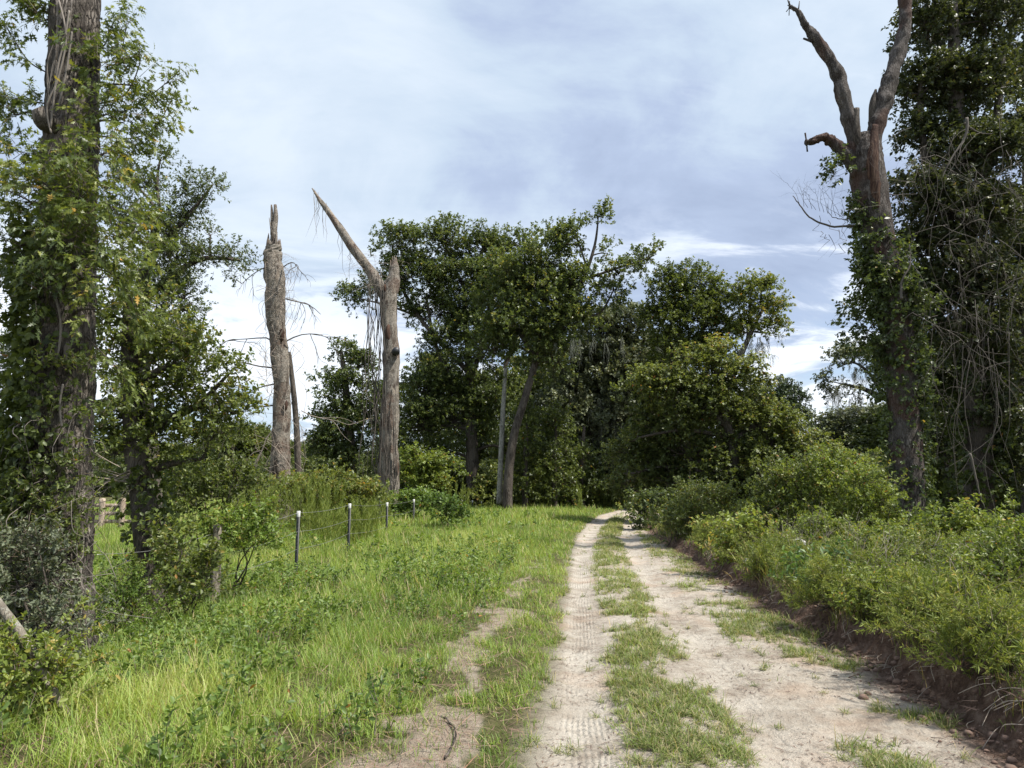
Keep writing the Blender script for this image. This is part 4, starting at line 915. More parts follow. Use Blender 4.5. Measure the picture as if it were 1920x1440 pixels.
for k in range(60): twiggery(hb, P(rng.uniform(1700, 1920), rng.uniform(230, 680), rng.uniform(16.2, 17.2)), (rng.normal(0, 1), -.2, -.3), rng.uniform(.8, 1.6), .009, 2, sag=.12, nb=3)
for k in range(34):
    px = rng.uniform(1700, 1925); py = rng.uniform(220, 640); D_ = rng.uniform(16.3, 17.6)
    wisp(hb, [(px, py), (px + rng.normal(0, 8), py + 40), (px + rng.normal(0, 16), py + 90), (px + rng.normal(0, 26), py + 140 + rng.uniform(0, 40))], rng.uniform(.005, .012), D_, wob=.012)
for k in range(18):
    px = rng.uniform(1720, 1920); py = rng.uniform(560, 700); wisp(hb, [(px, py), (px + rng.normal(0, 10), py + 80), (px + rng.normal(0, 25), py + 170), (px + rng.normal(0, 30), py + rng.uniform(200, 300))], rng.uniform(.006, .014), 17.2, wob=.012)
wisp(hb, [(1690, 560), (1690, 520), (1705, 490), (1706, 455)], .035, 16.6); wisp(hb, [(1812, 220), (1806, 260), (1780, 300), (1770, 330)], .04, 16.6); wisp(hb, [(1808, 230), (1830, 245), (1860, 250)], .03, 16.6)
wisp(hb, [(1818, 850), (1828, 890), (1840, 925), (1850, 955)], .03, 15.5)
hb.build('dead_vine', M['vinedark'], rr1)
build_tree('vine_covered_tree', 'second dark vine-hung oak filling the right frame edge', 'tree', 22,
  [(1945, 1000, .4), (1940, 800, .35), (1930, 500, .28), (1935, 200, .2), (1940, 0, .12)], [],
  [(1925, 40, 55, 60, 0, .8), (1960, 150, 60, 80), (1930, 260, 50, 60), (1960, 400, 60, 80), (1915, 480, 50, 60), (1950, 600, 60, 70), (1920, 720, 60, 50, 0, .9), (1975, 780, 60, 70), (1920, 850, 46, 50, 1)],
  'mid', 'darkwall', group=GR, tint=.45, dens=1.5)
build_tree('understory_tree', 'young leafy understory tree between the right snag and the dark inner trunk', 'tree', 24,
  [(1775, 990, .12), (1776, 880, .1), (1780, 760, .06)], [], [(1765, 740, 36, 34, 0, .7), (1790, 800, 44, 36, 0, .7), (1760, 850, 36, 40, 0, .8), (1800, 890, 40, 40, 0, .8), (1860, 780, 40, 44, 1, .7), (1880, 880, 44, 44, 1, .8)], 'mid', 'mid', group=GR, tint=.4)
# trees standing right of the frame; they shade the near road
for (x, y, r0, h0, lb) in [(9.6, -1.3, 1.9, 9.5, 'roadside oak right of the photographer, outside the frame, shading the near road'),]:
    rt_ = thing('oak_tree', (x, y, Hs(x, y)), lb, 'tree'); wd_ = Bag(); cr_ = Bag(); tube(wd_, smooth_path([[x, y, 0], [x + .1, y, 4], [x, y, h0]], 10), np.linspace(.3, .12, 10), 10, .5, .2)
    for k in range(6): blob(cr_, wd_, [x + rng.normal(0, 1.0), y + rng.normal(0, 1.2), h0 + rng.normal(0, 1.4)], [r0, r0, r0 * .7], 'far', .45, .4)
    wd_.build('trunk', M['bark'], rt_, True); cr_.build('crown', M['dark'], rt_)

# ------------------------------------------------------------------ left foreground trees
# dark oak behind
build_tree('oak_tree', 'dark oak with an open reaching crown standing behind the second trunk', 'tree', 17,
  [(296, 1000, .20), (284, 850, .19), (268, 700, .18), (262, 580, .16), (280, 480, .13), (300, 400, .08)],
  [[(262, 570, .12), (320, 520, .09), (380, 485, .07), (450, 488, .03)], [(280, 480, .1), (330, 430, .07), (365, 390, .05), (400, 345, .02)], [(255, 600, .1), (310, 590, .07), (360, 570, .04)],
   [(266, 740, .12), (150, 760, .10), (60, 740, .09), (-20, 745, .05)]],
  [(255, 350, 32, 34), (268, 430, 46, 44), (318, 430, 40, 36), (350, 385, 30, 28, 0, .8), (375, 345, 26, 18, 0, .7), (408, 350, 18, 12, 0, .6), (300, 300, 10, 9, 0, .6), (330, 490, 50, 28), (400, 492, 30, 20, 0, .8), (440, 478, 20, 18, 0, .8),
   (440, 505, 16, 10, 0, .7), (285, 540, 46, 42), (345, 560, 36, 38), (372, 600, 22, 14, 0, .6), (300, 620, 55, 30), (330, 670, 40, 26), (30, 690, 46, 40), (10, 740, 40, 20), (90, 640, 50, 46), (395, 440, 16, 14, 0, .7)],
  'small', 'dark', tint=.36, dens=1.45)
# second trunk with fine light foliage
rr2, tp2, tr2 = build_tree('oak_tree', 'smaller leafy oak with dark slanting trunk right of the big oak', 'tree', 10.8,
  [(290, 1130, .22), (284, 1060, .20), (272, 960, .19), (258, 860, .17), (248, 760, .15), (242, 660, .12), (240, 560, .08)],
  [[(255, 840, .1), (310, 790, .07), (370, 760, .05), (430, 700, .02)], [(248, 760, .09), (290, 700, .06), (350, 680, .03)], [(262, 890, .07), (320, 870, .05), (380, 860, .02)]],
  [(235, 540, 50, 46, 0, .8, .6), (275, 590, 50, 40, .3, .7, .6), (220, 630, 44, 50), (270, 670, 44, 36), (330, 690, 46, 34, 0, .9, .5), (385, 700, 36, 26, 0, .8), (428, 700, 20, 20, 0, .7), (290, 750, 50, 40), (350, 760, 50, 40, 0, 1, .5), (410, 760, 36, 26, 0, .8, .6),
   (440, 775, 14, 12, 0, .7), (240, 750, 30, 40), (200, 700, 40, 50), (215, 850, 30, 50), (250, 800, 50, 50), (300, 830, 46, 40), (320, 640, 46, 40), (400, 820, 40, 36), (360, 640, 30, 26), (360, 830, 42, 32, 0, .8), (330, 890, 36, 30, 0, .8), (210, 790, 26, 30, 0, .8)],
  'near', 'mid', 'bark', tint=.50, dens=1.15, ivy=[dict(n=420, kind='ivy', t0=.02, t1=.5, tint=.35, out=.15)], sides=20, barkfine=.008)
b1 = Bag()
for k in range(16): twiggery(b1, P(250, 895 + rng.normal(0, 10), 10.6), (-1, -.1, rng.normal(-.15, .25)), 1.0, .009, 2, sag=.06, nb=2)
b1.build('dead_branch', M['vine'], rr2)
# big near oak
D = 7.6
tk = [(112, 1290, .40), (108, 1200, .37), (108, 1100, .345), (108, 1000, .34), (110, 850, .335), (115, 700, .33), (120, 560, .315), (128, 400, .30), (134, 250, .29), (140, 100, .275), (142, -40, .26), (142, -160, .24)]
x0, y0 = P(112, 1290, D)[:2]
rt_ = thing('oak_tree', (x0, y0, Hs(x0, y0)), 'big furrowed oak trunk at the left edge with leafy sprouts and vines', 'tree')
tp, tr = px_path(tk, D, 260); b1 = Bag(); tube(b1, tp, tr, 120, .5, .10, fine=.02)
q, r1 = px_path([(100, 235, .14, -.25), (84, 222, .12, -.35), (72, 205, .07, -.4)], D, 10); tube(b1, q, r1, 12, .5, .25)
b1.build('trunk', M['barknear'], rt_, True)
cr_ = Bag(); wd_ = Bag()
for (px, py, rx, ry, dd, dn, tt) in [(45, 300, 50, 40, 0, .9, .5), (190, 290, 50, 44, -.2, .9, .5), (60, 380, 70, 50, -.4, 1, .5), (150, 370, 60, 50, -.6, 1, .45), (215, 390, 44, 50, -.2, .9, .6), (40, 460, 60, 50, -.3, 1, .45), (120, 450, 60, 46, -.6, .9, .4), (195, 470, 50, 46, -.4, .9, .6),
    (20, 560, 44, 60, 0, .8, .35), (80, 540, 50, 40, -.5, .7, .3), (200, 215, 44, 40, -.2, .7, .5), (180, 130, 26, 40, -.3, .5, .55), (250, 160, 30, 24, 0, .45, .5), (230, 230, 34, 30, 0, .5, .5), (30, 215, 36, 26, 0, .6, .4), (75, 40, 14, 18, 0, .5, .3), (10, 640, 30, 40, 0, .6, .35), (175, 580, 26, 40, -.4, .5, .7), (190, 520, 40, 30, -.3, .6, .7)]:
    c = P(px, py, D + dd - .15); s_ = mpp(D); j = np.argmin(np.linalg.norm(tp - c, axis=1)); st = tp[j]
    tube(wd_, smooth_path([st, (st + c) / 2 + [0, 0, .08], c], 7), np.linspace(.02, .008, 7), 5, .5)
    blob(cr_, wd_, c, np.array([rx, rx * .8, ry]) * s_, 'oak', dn * .75, tt, .006, clump=.26, up=.2)
for pts in [[(150, 240), (220, 215), (280, 180), (330, 140)], [(150, 250), (200, 190), (225, 110), (240, 30)], [(120, 150), (60, 120), (30, 80), (10, 45)], [(160, 250), (240, 260), (290, 240), (320, 190)], [(150, 200), (230, 180), (262, 120), (255, 110)], [(100, 30), (85, 20), (70, 10)],
            [(160, 500), (220, 520), (260, 590)], [(150, 620), (190, 660), (230, 700)], [(120, 200), (60, 190), (10, 180)], [(130, 120), (190, 90), (205, 60)]]:
    q, r1 = px_path([(p[0], p[1], .010 * (1 - .2 * i)) for i, p in enumerate(pts)], D - .1, 24); tube(wd_, q, r1, 5, .5)
    i = rng.integers(5, 24, 20); d = np.gradient(q, axis=0)[i]; d = nrm(d) + rng.normal(0, .5, (20, 3)); shoots(cr_, q[i], d, 'oak', .5, scale=.85)
wd_.build('sprout_stem', M['bark'], rt_, True); tag(cr_.build('crown', M['nearoak'], rt_), 'sprays of narrow lobed oak leaves, some yellowing')
ib = Bag()
ivy_on(ib, tp, tr, 1300, 'ivy', side=(-2.5, .75), t0=.06, t1=.46, tint=.42, out=.26, scale=.75); ivy_on(ib, tp, tr, 600, 'ivy', side=(-2.4, .7), t0=.3, t1=.62, tint=.35, out=.12)
for (px, py, rx, ry) in [(55, 930, 36, 50), (165, 835, 16, 40), (60, 1010, 50, 50), (95, 960, 40, 50), (178, 790, 14, 30), (80, 800, 22, 40), (135, 900, 22, 34), (100, 1070, 34, 40), (140, 1020, 20, 40), (70, 700, 18, 30), (150, 700, 14, 22)]: blob(ib, None, P(px, py, D - .45), np.array([rx, rx * .5, ry]) * mpp(D), 'tiny', .6, .45, clump=.15)
ib.build('ivy', M['mid'], rt_)
hb = Bag()
for k in range(70):
    az = rng.uniform(-3.0, -.2); j = rng.integers(25, 110); c = tp[j]; rr_ = tr[j] + .05; az2 = az + rng.normal(0, .6)
    j2 = max(8, j - rng.integers(5, 22)); e_ = tp[j2]
    p1 = c + np.array([math.cos(az), math.sin(az), 0]) * rr_; p3 = e_ + np.array([math.cos(az2), math.sin(az2), 0]) * (tr[j2] + rng.uniform(.02, .25)); p2 = (p1 + p3) / 2 + rng.normal(0, .10, 3) + [0, -.1, 0]
    tube(hb, smooth_path([p1, p2, p3], 12, wob=.02), rng.uniform(.002, .006), 4, .5)
for pts in [[(100, 540), (113, 600), (111, 650), (102, 685)], [(118, 720), (112, 760), (116, 800)], [(110, 0), (124, 70), (108, 150), (88, 200), (96, 250)], [(130, 20), (120, 80), (108, 130), (95, 240)], [(135, 60), (125, 130), (110, 200)], [(60, 980), (66, 1020), (80, 1050), (90, 1060)]]:
    q, r1 = px_path([(p[0], p[1], .011) for p in pts], D - .42, 22); tube(hb, q, r1, 6, .5)
for k in range(7):
    px = rng.uniform(95, 140); q, r1 = px_path([(px, 0, .004), (px - 10 + rng.normal(0, 8), 60, .004), (px - 20 + rng.normal(0, 8), 120, .004), (px - 25 + rng.normal(0, 8), 190, .003)], D - .40, 16); tube(hb, q, r1, 4, .5)
for k in range(60):
    s_ = P(rng.uniform(0, 175), rng.uniform(980, 1200), D - .5 - rng.random() * .4); d = nrm(rng.normal(0, 1, 3) + [0, 0, .3]); tube(hb, smooth_path([s_, s_ + d * .2 + rng.normal(0, .05, 3), s_ + d * .45 + rng.normal(0, .08, 3) - [0, 0, .08]], 8), .003, 3, .5)
hb.build('dead_vine', M['vinegrey'], rt_)

# ------------------------------------------------------------------ shrubs
def shrub(name, label, D, px, spots, kind, mat, tint=.5, dens=.8, stem=.012, group=None, up=.6, clump=None, nst=7, arch=0):
    x, y = P(px, 1000, D)[:2]; z = Hs(x, y); rt = thing(name, (x, y, z), label, 'shrub', group); cr = Bag(); wd = Bag(); s_ = mpp(D)
    for (bx, by, rx, ry) in spots:
        c = P(bx, by, D + rng.normal(0, .12)); r = np.array([rx, (rx + ry) / 2, ry]) * s_
        tube(wd, smooth_path([[x + rng.normal(0, .1), y + rng.normal(0, .1), z - .05], (np.array([x, y, z]) + c) / 2 + rng.normal(0, .08, 3), c], 8), np.linspace(stem * 1.6, stem * .5, 8), 5, .5)
        blob(cr, wd, c, r, kind, dens, tint, stem * .5, clump=clump, up=up)
        for k in range(arch):
            p0 = c + rng.normal(0, .4, 3) * r; d = nrm(rng.normal(0, 1, 3) * [1, 1, .3] + [0, 0, .8]); L = float(np.mean(r)) * rng.uniform(1, 1.7) + .15
            q = smooth_path([p0, p0 + d * L * .6, p0 + d * L * .9 + [d[0] * .3 * L, d[1] * .3 * L, 0.02]], 10); tube(wd, q, np.linspace(stem * .5, stem * .2, 10), 4, .5)
            i = rng.integers(2, 10, 9); shoots(cr, q[i], nrm(np.gradient(q, axis=0)[i]) + rng.normal(0, .4, (9, 3)), kind, tint + .12, scale=.7)
    wd.build('stem', M['bark'], rt, True); cr.build('foliage', M[mat], rt)
    return rt
for (px, py, rx, ry) in (): pass
def DZ(px, py, z):
    d = ray(px, py); return float(d[1] * (z - EYE) / d[2])
GS = 'roadside bushes and brambles on the right bank'
shrub('shrub', 'bright yellow-green bush at the foot of the bank, nearest the wheel tracks', 13.2, 1390, [(1390, 1010, 34, 30), (1365, 1035, 26, 26), (1420, 1035, 30, 28), (1390, 1050, 36, 26), (1410, 1000, 22, 18)], 'broad', 'bright', .62, .9, group=GS, arch=3, clump=.16)
shrub('shrub', 'low fine-leaved green bush overhanging the road edge beyond the bright bush', 19.5, 1260, [(1255, 985, 36, 22), (1290, 975, 36, 30), (1320, 1005, 30, 20), (1275, 1003, 30, 14)], 'small', 'mid', .5, .9, group=GS, arch=2)
shrub('shrub', 'dark low bush at the road bend, farthest on the right side', 27, 1212, [(1200, 965, 20, 18), (1225, 958, 24, 26), (1215, 985, 22, 12)], 'mid', 'dark', .4, 1, group=GS)
shrub('shrub', 'bramble with arching sprays under the vine mound', 20, 1330, [(1310, 945, 40, 34), (1350, 955, 36, 30), (1290, 960, 24, 24)], 'near', 'mid', .55, .8, group=GS, arch=3)
shrub('shrub', 'dense green bush between the bright bush and the vine mound', 17, 1440, [(1435, 965, 42, 40), (1475, 925, 40, 44), (1420, 1000, 26, 22), (1470, 990, 40, 34), (1440, 920, 24, 26)], 'near', 'mid', .5, .75, group=GS, arch=2)
shrub('shrub', 'wide reddish-tinged bramble right of the vine mound', 16.5, 1540, [(1500, 940, 40, 46), (1545, 905, 44, 44), (1590, 940, 40, 44), (1540, 990, 56, 34), (1575, 880, 30, 26), (1490, 890, 26, 26)], 'near', 'bright', .5, .7, group=GS, arch=4)
shrub('shrub', 'tall bush with long arching shoots left of the right snag', 15.5, 1640, [(1620, 925, 28, 36), (1650, 950, 30, 34), (1620, 980, 40, 36), (1670, 1000, 30, 30), (1600, 1010, 36, 24)], 'near', 'bright', .5, .8, group=GS, arch=6)
shrub('shrub', 'broad-leaved light green bush right of the snag foot', 13, 1800, [(1790, 985, 40, 24), (1840, 1000, 44, 26), (1760, 1010, 34, 24), (1880, 1020, 44, 30), (1820, 1030, 50, 24)], 'broad', 'bright', .5, .75, group=GS, arch=3)
shrub('shrub', 'dark low bush hugging the foot of the right snag', 15.5, 1720, [(1700, 1000, 34, 24), (1740, 1020, 40, 26), (1690, 1035, 36, 24)], 'near', 'dark', .45, .8, group=GS)
shrub('shrub', 'tall leafy bush at the right frame edge above the bank', 6.6, 1890, [(1880, 1080, 56, 40), (1920, 1050, 50, 50), (1840, 1110, 46, 34), (1900, 1150, 60, 36)], 'tiny', 'bright', .42, .9, group=GS, arch=5, clump=.16)
shrub('shrub', 'bluish-green clump in the middle of the right bank weeds', DZ(1530, 1080, .5), 1530, [(1530, 1075, 34, 26), (1510, 1100, 30, 18)], 'small', 'bluish', .35, .9, group=GS)
for (px, py, rx, ry, D_, mt, lb) in [
  (1465, 1062, 44, 34, 12.0, 'fennel', 'grassy weed clump left of the bluish clump on the bank'), (1600, 1085, 50, 36, 10.6, 'fennel', 'olive weed clump right of the bluish clump on the bank'),
  (1660, 1140, 52, 36, 9.2, 'bright', 'pale feathery weed clump at the middle of the bank edge'), (1760, 1175, 60, 44, 8.4, 'fennel', 'wide feathery weed mass above the eroded bank'),
  (1730, 1075, 56, 40, 10.4, 'mid', 'shaded weed clump below the dark bush'), (1860, 1225, 66, 46, 7.3, 'fennel', 'nearest feathery weed clump at the right frame edge'),
  (1345, 1015, 26, 20, 16.0, 'fennel', 'small weed clump just left of the bright bush'), (1555, 1030, 50, 36, 13.5, 'bright', 'leafy weed clump under the reddish bramble'),
  (1810, 1105, 50, 40, 9.6, 'bright', 'leafy clump between the snag foot bushes and the frame edge'), (1900, 1160, 50, 40, 8.3, 'mid', 'dark-leaved clump at the frame edge above the nearest weeds'),
  (1660, 1055, 46, 36, 11.6, 'bright', 'light leafy clump in front of the snag foot'), (1560, 1120, 40, 24, 9.8, 'fennel', 'weed tuft hanging over the bank below the bluish clump')]:
    D_ = min(D_, DZ(px, py, .40 + .06 * (ry > 40)))
    shrub('weed_clump', lb, D_, px, [(px, py, rx, ry), (px + rx * .8, py + 10, rx * .6, ry * .8), (px - rx * .8, py + 12, rx * .6, ry * .7), (px + rng.normal(0, 12), py - ry * .6, rx * .5, ry * .5)], 'fine' if mt == 'fennel' else ('tiny' if D_ < 11 else 'small'), mt, .5, 1.1, stem=.006, group='weed clumps on the right bank', up=.9, arch=7, clump=.17)
o_ = Bag()
for k in range(130):
    y = rng.uniform(4.6, 16); _, _, r3 = road(y); x = float(r3) + rng.uniform(.25, 2.2); z = Hs(x, y); twiggery(o_, (x, y, z), (rng.normal(0, .35), rng.normal(0, .3), 1), rng.uniform(.35, .8), .0035 + .0002 * y, 1, .5, sag=-.02, nb=3)
for k in range(160):
    y = 4.2 + 12 * rng.random() ** 1.4; _, _, r3 = road(y); x = float(r3) + rng.normal(.12, .14); z = Hs(x, y); az = rng.uniform(0, 6.28); tube(o_, smooth_path([(x, y, z), (x - .08, y + math.sin(az) * .08, z - .02), (x - .12 + .1 * math.cos(az), y + math.sin(az) * .18, z - .10)], 7), .003, 4, .5)
tag(o_.build('dry_stalks', M['vine']), 'dry stalks and exposed roots along the cut edge of the right bank', None, None, 'stuff')
o_ = Bag()
for k in range(420):
    y = 4.0 + 14 * rng.random() ** 1.4; _, _, r3 = road(y); x = float(r3) + rng.normal(-.12, .16); z = Hs(x, y); r0 = rng.uniform(.008, .04) * rng.random() + .006
    an = np.linspace(0, math.pi, 6); tube(o_, np.array([[x, y, z + r0 * .3 - math.cos(a_) * r0 * .7] for a_ in an]), np.maximum(np.sin(an), .05) * r0, 7, .5, .6)
tag(o_.build('soil_clods', M['clod'], None, True), 'loose red-brown soil clods fallen from the bank', None, None, 'stuff')
# left-side shrubs
shrub('shrub', 'rounded bright vine-covered bush right of the forked snag foot', 37, 800, [(790, 870, 32, 28), (825, 880, 26, 30), (775, 900, 30, 22), (810, 905, 36, 20)], 'vinefar', 'bright', .5, 1)
shrub('shrub', 'small dark-green leafy clump on the grass below the row of posts', 26, 838, [(835, 965, 26, 14), (820, 952, 20, 12), (850, 975, 18, 10)], 'mid', 'forb', .2, 1)
shrub('shrub', 'leafy green clump behind the posts at the snag foot', 30, 770, [(765, 950, 30, 16), (800, 945, 26, 16), (745, 965, 22, 14)], 'mid', 'forb', .5, 1)
shrub('shrub', 'dark leafy shrub between the second trunk and the tall snag', 12.5, 400, [(380, 900, 34, 40), (420, 900, 32, 34), (450, 930, 26, 30), (360, 960, 34, 36), (400, 960, 30, 30), (440, 880, 24, 20)], 'near', 'mid', .38, .75, arch=2)
shrub('shrub', 'sunlit weedy bush around the foot of the wooden corner post', 12.0, 440, [(440, 1000, 36, 26), (480, 1015, 34, 24), (500, 990, 26, 20), (450, 1035, 40, 20)], 'near', 'forb', .6, .8, arch=3)
shrub('shrub', 'glossy dark shrub at the foot of the second trunk', 9.6, 350, [(330, 1090, 44, 40), (370, 1110, 40, 36), (310, 1130, 36, 30), (390, 1080, 26, 30), (340, 1040, 30, 30)], 'near', 'mid', .5, .8, arch=1)
shrub('shrub', 'dark tangled shrub in front of the big oak foot', 6.6, 100, [(55, 1100, 50, 50), (100, 1170, 50, 44), (30, 1180, 50, 50), (140, 1215, 40, 30), (15, 1050, 45, 50), (75, 1040, 34, 36)], 'tiny', 'grey', .28, .75, arch=2, clump=.15)
shrub('shrub', 'bright broad-leaved bush in the lower left corner', 5.0, 60, [(40, 1270, 56, 44), (90, 1310, 50, 36), (20, 1330, 50, 36), (110, 1265, 34, 24), (60, 1240, 40, 24)], 'tiny', 'bright', .6, .95, arch=2, clump=.14, stem=.006)
shrub('shrub', 'low leafy growth between the two left trunks', 9.0, 225, [(215, 1090, 36, 26), (240, 1130, 40, 24), (200, 1150, 36, 22), (260, 1160, 36, 20)], 'tiny', 'forb', .5, .7, arch=2)
# feathery dog-fennel stand behind the wire fence
def fennel(label, D, px0, px1, n, hlo, hhi, group, mat='fennel'):
    x, y = P((px0 + px1) / 2, 1000, D)[:2]; rt = thing('tall_weed', (x, y, Hs(x, y)), label, 'weed', group); cr = Bag(); wd = Bag()
    for k in range(n):
        bx = P(rng.uniform(px0, px1), 1000, D)[0]; by = D + rng.normal(0, .8); bz = Hs(bx, by); h = rng.uniform(hlo, hhi); ln = rng.normal(0, .10, 2)
        q = smooth_path([[bx, by, bz], [bx + ln[0] * .4, by, bz + h * .5], [bx + ln[0] * 1.5, by + ln[1], bz + h]], 8); tube(wd, q, np.linspace(.008, .003, 8), 3, .5)
        m = 75; t = rng.random(m) ** .8; c = np.array([np.interp(t * 7, np.arange(8), q[:, a_]) for a_ in range(3)]).T
        az = rng.uniform(0, 6.283, m); d = np.stack([np.cos(az) * .5, np.sin(az) * .5, np.full(m, .9)], 1)
        leaves(cr, c, d, rng.normal(0, 1, (m, 3)), rng.uniform(.12, .28, m) * (1.15 - .5 * t), .014, 'spike', np.clip(rng.normal(.5, .15, m), 0, .9))
    wd.build('stem', M['fennel'], rt); cr.build('foliage', M[mat], rt)
GF = 'tall feathery weeds behind the wire fence'
fennel('feathery weeds left of the tall snag foot', 22, 440, 520, 60, 1.0, 2.0, GF); fennel('feathery weeds between the two snags, the tallest stand', 24, 545, 640, 80, 1.2, 2.0, GF)
fennel('feathery weeds below the forked snag', 26, 640, 725, 70, 1.1, 1.9, GF); fennel('upright weed tuft right of the forked snag', 36, 840, 880, 20, 1.0, 1.9, GF); fennel('small upright weed at the road bend', 44, 1085, 1092, 8, 1.2, 2.0, GF)
fennel('pale upright feathery weeds at the middle of the fence', 21.5, 590, 700, 60, .8, 1.3, GF)
shrub('shrub', 'low light-green growth covering the snag feet behind the weeds', 25, 600, [(560, 925, 40, 22), (610, 915, 40, 24), (660, 925, 40, 24), (700, 935, 30, 20), (500, 935, 34, 24), (470, 910, 26, 24)], 'mid', 'mid', .68, .8)
shrub('shrub', 'sunny patch of bushes at the far end of the road', 60, 1150, [(1140, 945, 26, 10), (1175, 940, 24, 9), (1110, 945, 20, 12)], 'far', 'bright', .8, 1)

# ------------------------------------------------------------------ fences
fx, fy = P(560, 1000, 15)[:2]
fence = thing('wire_fence', (fx, fy, Hs(fx, fy)), 'wire fence on dark steel posts with white-painted tips along the left verge', 'fence')
tops = []
for (px, pt, D_) in [(560, 958, 15.0), (656, 944, 19.0), (726, 942, 23.5), (776, 936, 28.0), (842, 936, 36), (866, 936, 40), (886, 938, 44), (903, 940, 48), (920, 938, 53)]:
    top = P(px, pt, D_); g_ = Hs(top[0], top[1]); o_ = Bag(); x, y, z1 = top
    wv = .028
    for (dx, dy, wx, wy) in [(0, 0, wv * 1.3, .005), (0, .018, .005, .018)]:       # T section
        V = np.array([[x + dx + sx_ * wx, y + dy + sy_ * wy, zz_] for zz_ in (g_ - .3, z1 - .13) for sx_, sy_ in ((-1, -1), (1, -1), (1, 1), (-1, 1))])
        o_.add(V, np.array([[0, 1, 5], [0, 5, 4], [1, 2, 6], [1, 6, 5], [2, 3, 7], [2, 7, 6], [3, 0, 4], [3, 4, 7], [4, 5, 6], [4, 6, 7]]), .5)
    for k in range(14):
        zz_ = g_ + .15 + k * (z1 - g_ - .3) / 14; tube(o_, [[x, y - .004, zz_], [x, y - .016, zz_ + .004]], [.009, .007], 5, .5)
    po = o_.build('post', M['steel'], fence)
    o_ = Bag()
    for (dx, dy, wx, wy) in [(0, 0, wv * 1.35, .006), (0, .019, .006, .018)]:
        V = np.array([[x + dx + sx_ * wx, y + dy + sy_ * wy, zz_] for zz_ in (z1 - .13, z1) for sx_, sy_ in ((-1, -1), (1, -1), (1, 1), (-1, 1))])
        o_.add(V, np.array([[0, 1, 5], [0, 5, 4], [1, 2, 6], [1, 6, 5], [2, 3, 7], [2, 7, 6], [3, 0, 4], [3, 4, 7], [4, 5, 6], [4, 6, 7]]), .5)
    cp_ = o_.build('post_tip', M['white'], fence)
    mw = po.matrix_world.copy(); cp_.parent = po
    tops.append(np.array([x, y - .02, z1]))
# wooden corner post
x, y = P(402, 1110, 11.6)[:2]; zb = Hs(x, y); o_ = Bag()
tube(o_, smooth_path([[x, y, zb - .1], [x + .01, y, zb + .5], [x - .02, y, P(402, 985, 11.6)[2]]], 24), np.linspace(.085, .07, 24), 24, .5, .15, fine=.006)
tag(o_.build('corner_post', M['post'], fence, True), 'lichened round wooden corner post')
o_ = Bag(); c = P(395, 985, 11.7); tube(o_, [[c[0], c[1], zb], [c[0], c[1], c[2] - .02]], .018, 6, .5); po = o_.build('post', M['steel'], fence)
o_ = Bag(); tube(o_, [[c[0], c[1], c[2] - .02], P(395, 968, 11.7)], .024, 8, .5); o_.build('post_tip', M['white'], po); 
tops = [np.array([x, y - .09, P(402, 990, 11.6)[2]])] + tops
for dz in (.02, -.38, -.75):
    o_ = Bag()
    for a_, b_ in zip(tops[:-1], tops[1:]):
        q = np.array([a_ * (1 - t) + b_ * t - np.array([0, 0, .05 * math.sin(math.pi * t)]) for t in np.linspace(0, 1, 9)]); q[:, 2] += dz - .06; tube(o_, q, .0035, 4, .5, cap=False)
    if dz == .02:
        q = np.array([P(402, 1000, 11.6), P(300, 1030, 10.5), P(180, 1040, 9.2)]); tube(o_, smooth_path(q, 12), .003, 4, .5)
    o_.build('wire', M['wire'], fence)
# board corral fence in the pasture
D_ = 27; x, y = P(220, 1000, D_)[:2]
cor = thing('board_fence', (x, y, Hs(x, y)), 'weathered wooden board fence with thick posts in the pasture behind the left trunks', 'fence')
g0 = Hs(x, y)
def box(bag, lo, hi):
    V = np.array([[a_, b_, c_] for c_ in (lo[2], hi[2]) for a_, b_ in ((lo[0], lo[1]), (hi[0], lo[1]), (hi[0], hi[1]), (lo[0], hi[1]))], float)
    bag.add(V, np.array([[0, 1, 5], [0, 5, 4], [1, 2, 6], [1, 6, 5], [2, 3, 7], [2, 7, 6], [3, 0, 4], [3, 4, 7], [4, 5, 6], [4, 6, 7], [0, 3, 2], [0, 2, 1]]), .5)
for px in (120, 155, 188, 226, 262, 300):
    o_ = Bag(); a_ = P(px, 1000, D_); tube(o_, smooth_path([[a_[0], D_, g0 - .2], [a_[0], D_, g0 + .6], [a_[0] + rng.normal(0, .02), D_, P(px, 932 + rng.normal(0, 3), D_)[2]]], 8), .11, 12, .5, .12); o_.build('post', M['plank'], cor, True)
xa, xb = P(118, 1000, D_)[0], P(302, 1000, D_)[0]
for pz in (948, 963, 978, 992):
    o_ = Bag(); z1 = P(220, pz, D_)[2]; box(o_, (xa, D_ + .115, z1 - .07), (xb, D_ + .155, z1 + .07)); o_.build('board', M['plank'], cor)
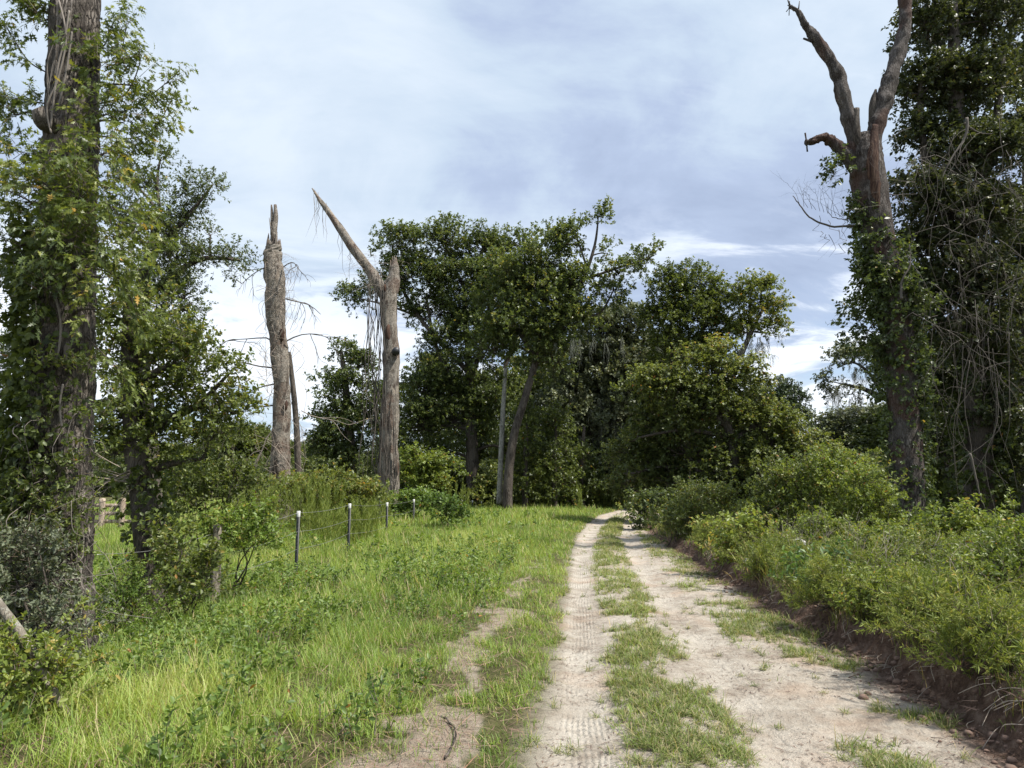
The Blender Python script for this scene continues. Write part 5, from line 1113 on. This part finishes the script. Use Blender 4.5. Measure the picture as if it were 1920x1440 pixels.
# dark trough / panel and stick at far left, blue tub
D_ = 20; a_ = P(5, 950, D_); b_ = P(42, 962, D_)
rt_ = thing('livestock_panel', (a_[0], D_, 0), 'black barred pen panel at the left frame edge beyond the big oak', 'gate'); o_ = Bag()
box(o_, (a_[0] - .3, D_, P(20, 962, D_)[2]), (b_[0], D_ + .03, P(20, 955, D_)[2])); box(o_, (a_[0] - .3, D_, P(20, 998, D_)[2]), (b_[0], D_ + .03, P(20, 974, D_)[2])); o_.build('panel', M['blackp'], rt_)
for k in range(7):
    o_ = Bag(); xx = a_[0] - .2 + k * .13; tube(o_, [[xx, D_ - .02, Hs(xx, D_)], [xx, D_ - .02, P(20, 945, D_)[2]]], .012, 6, .5); o_.build('bar', M['blackp'], rt_)
c = P(243, 1032, 16); z_ = Hs(c[0], 16)
o_ = Bag(); tube(o_, [[c[0], 16, z_], [c[0], 16, z_ + .02], [c[0], 16, z_ + .26], [c[0], 16, z_ + .30]], [.10, .11, .135, .145], 18, .5, cap=False); tube(o_, [[c[0], 16, z_ + .005], [c[0], 16, z_ + .02]], [.10, .10], 18)
o_.build('bucket', M['blue'], None, True); tag(bpy.data.objects['bucket'], 'small blue tub in the pasture grass between the two left trunks', 'bucket')

# ------------------------------------------------------------------ loose things
def log(name, label, pts, r, mat, cat='branch'):
    o_ = Bag(); p_ = smooth_path(pts, 30, wob=.004); tube(o_, p_, np.linspace(r, r * .75, 30), 16, .5, .15, fine=.003); ob = o_.build(name, M[mat], None, True); return tag(ob, label, cat)
log('fallen_branch', 'pale lichened pole leaning down from the left frame edge into the bushes', [P(-170, 925, 5.5), P(-40, 1085, 5.2), P(40, 1190, 5.05), P(85, 1268, 4.95), P(128, 1345, 4.9)], .035, 'post')
x, y = G(843, 1440); x2, y2 = G(838, 1385)
log('stick', 'small dark stick lying on the bare earth strip at the bottom edge', [[x - .02, y - .1, Hs(x, y) + .012], [x + .02, (y + y2) / 2, Hs(x, y) + .03], [x2 + .01, y2 + .05, Hs(x2, y2) + .015], [x2 - .05, y2 + .1, Hs(x2, y2) + .03]], .009, 'bark', 'stick')
for (px, py, r0, lb) in [(1500, 1048, .13, 'pale stone showing in the weeds above the bank'), (1405, 1075, .10, 'small grey stone at the foot of the bright bush')]:
    D_ = 12.5; c = P(px, py, D_); c[2] = Hs(c[0], D_) + (.35 if px > 1450 else .03)
    an = np.linspace(0, math.pi, 9); o_ = Bag(); tube(o_, np.array([c + np.array([0, 0, -math.cos(k) * r0 * .6]) for k in an]), np.maximum(np.sin(an), .02) * r0, 12, .5, .35); tag(o_.build('stone', M['stone'], None, True), lb, 'stone')

# post tips sit under their posts: both meshes were written relative to the fence, so nothing moves
print('objects', len(bpy.data.objects), 'tris', sum(len(o.data.polygons) for o in bpy.data.objects if o.type == 'MESH'))
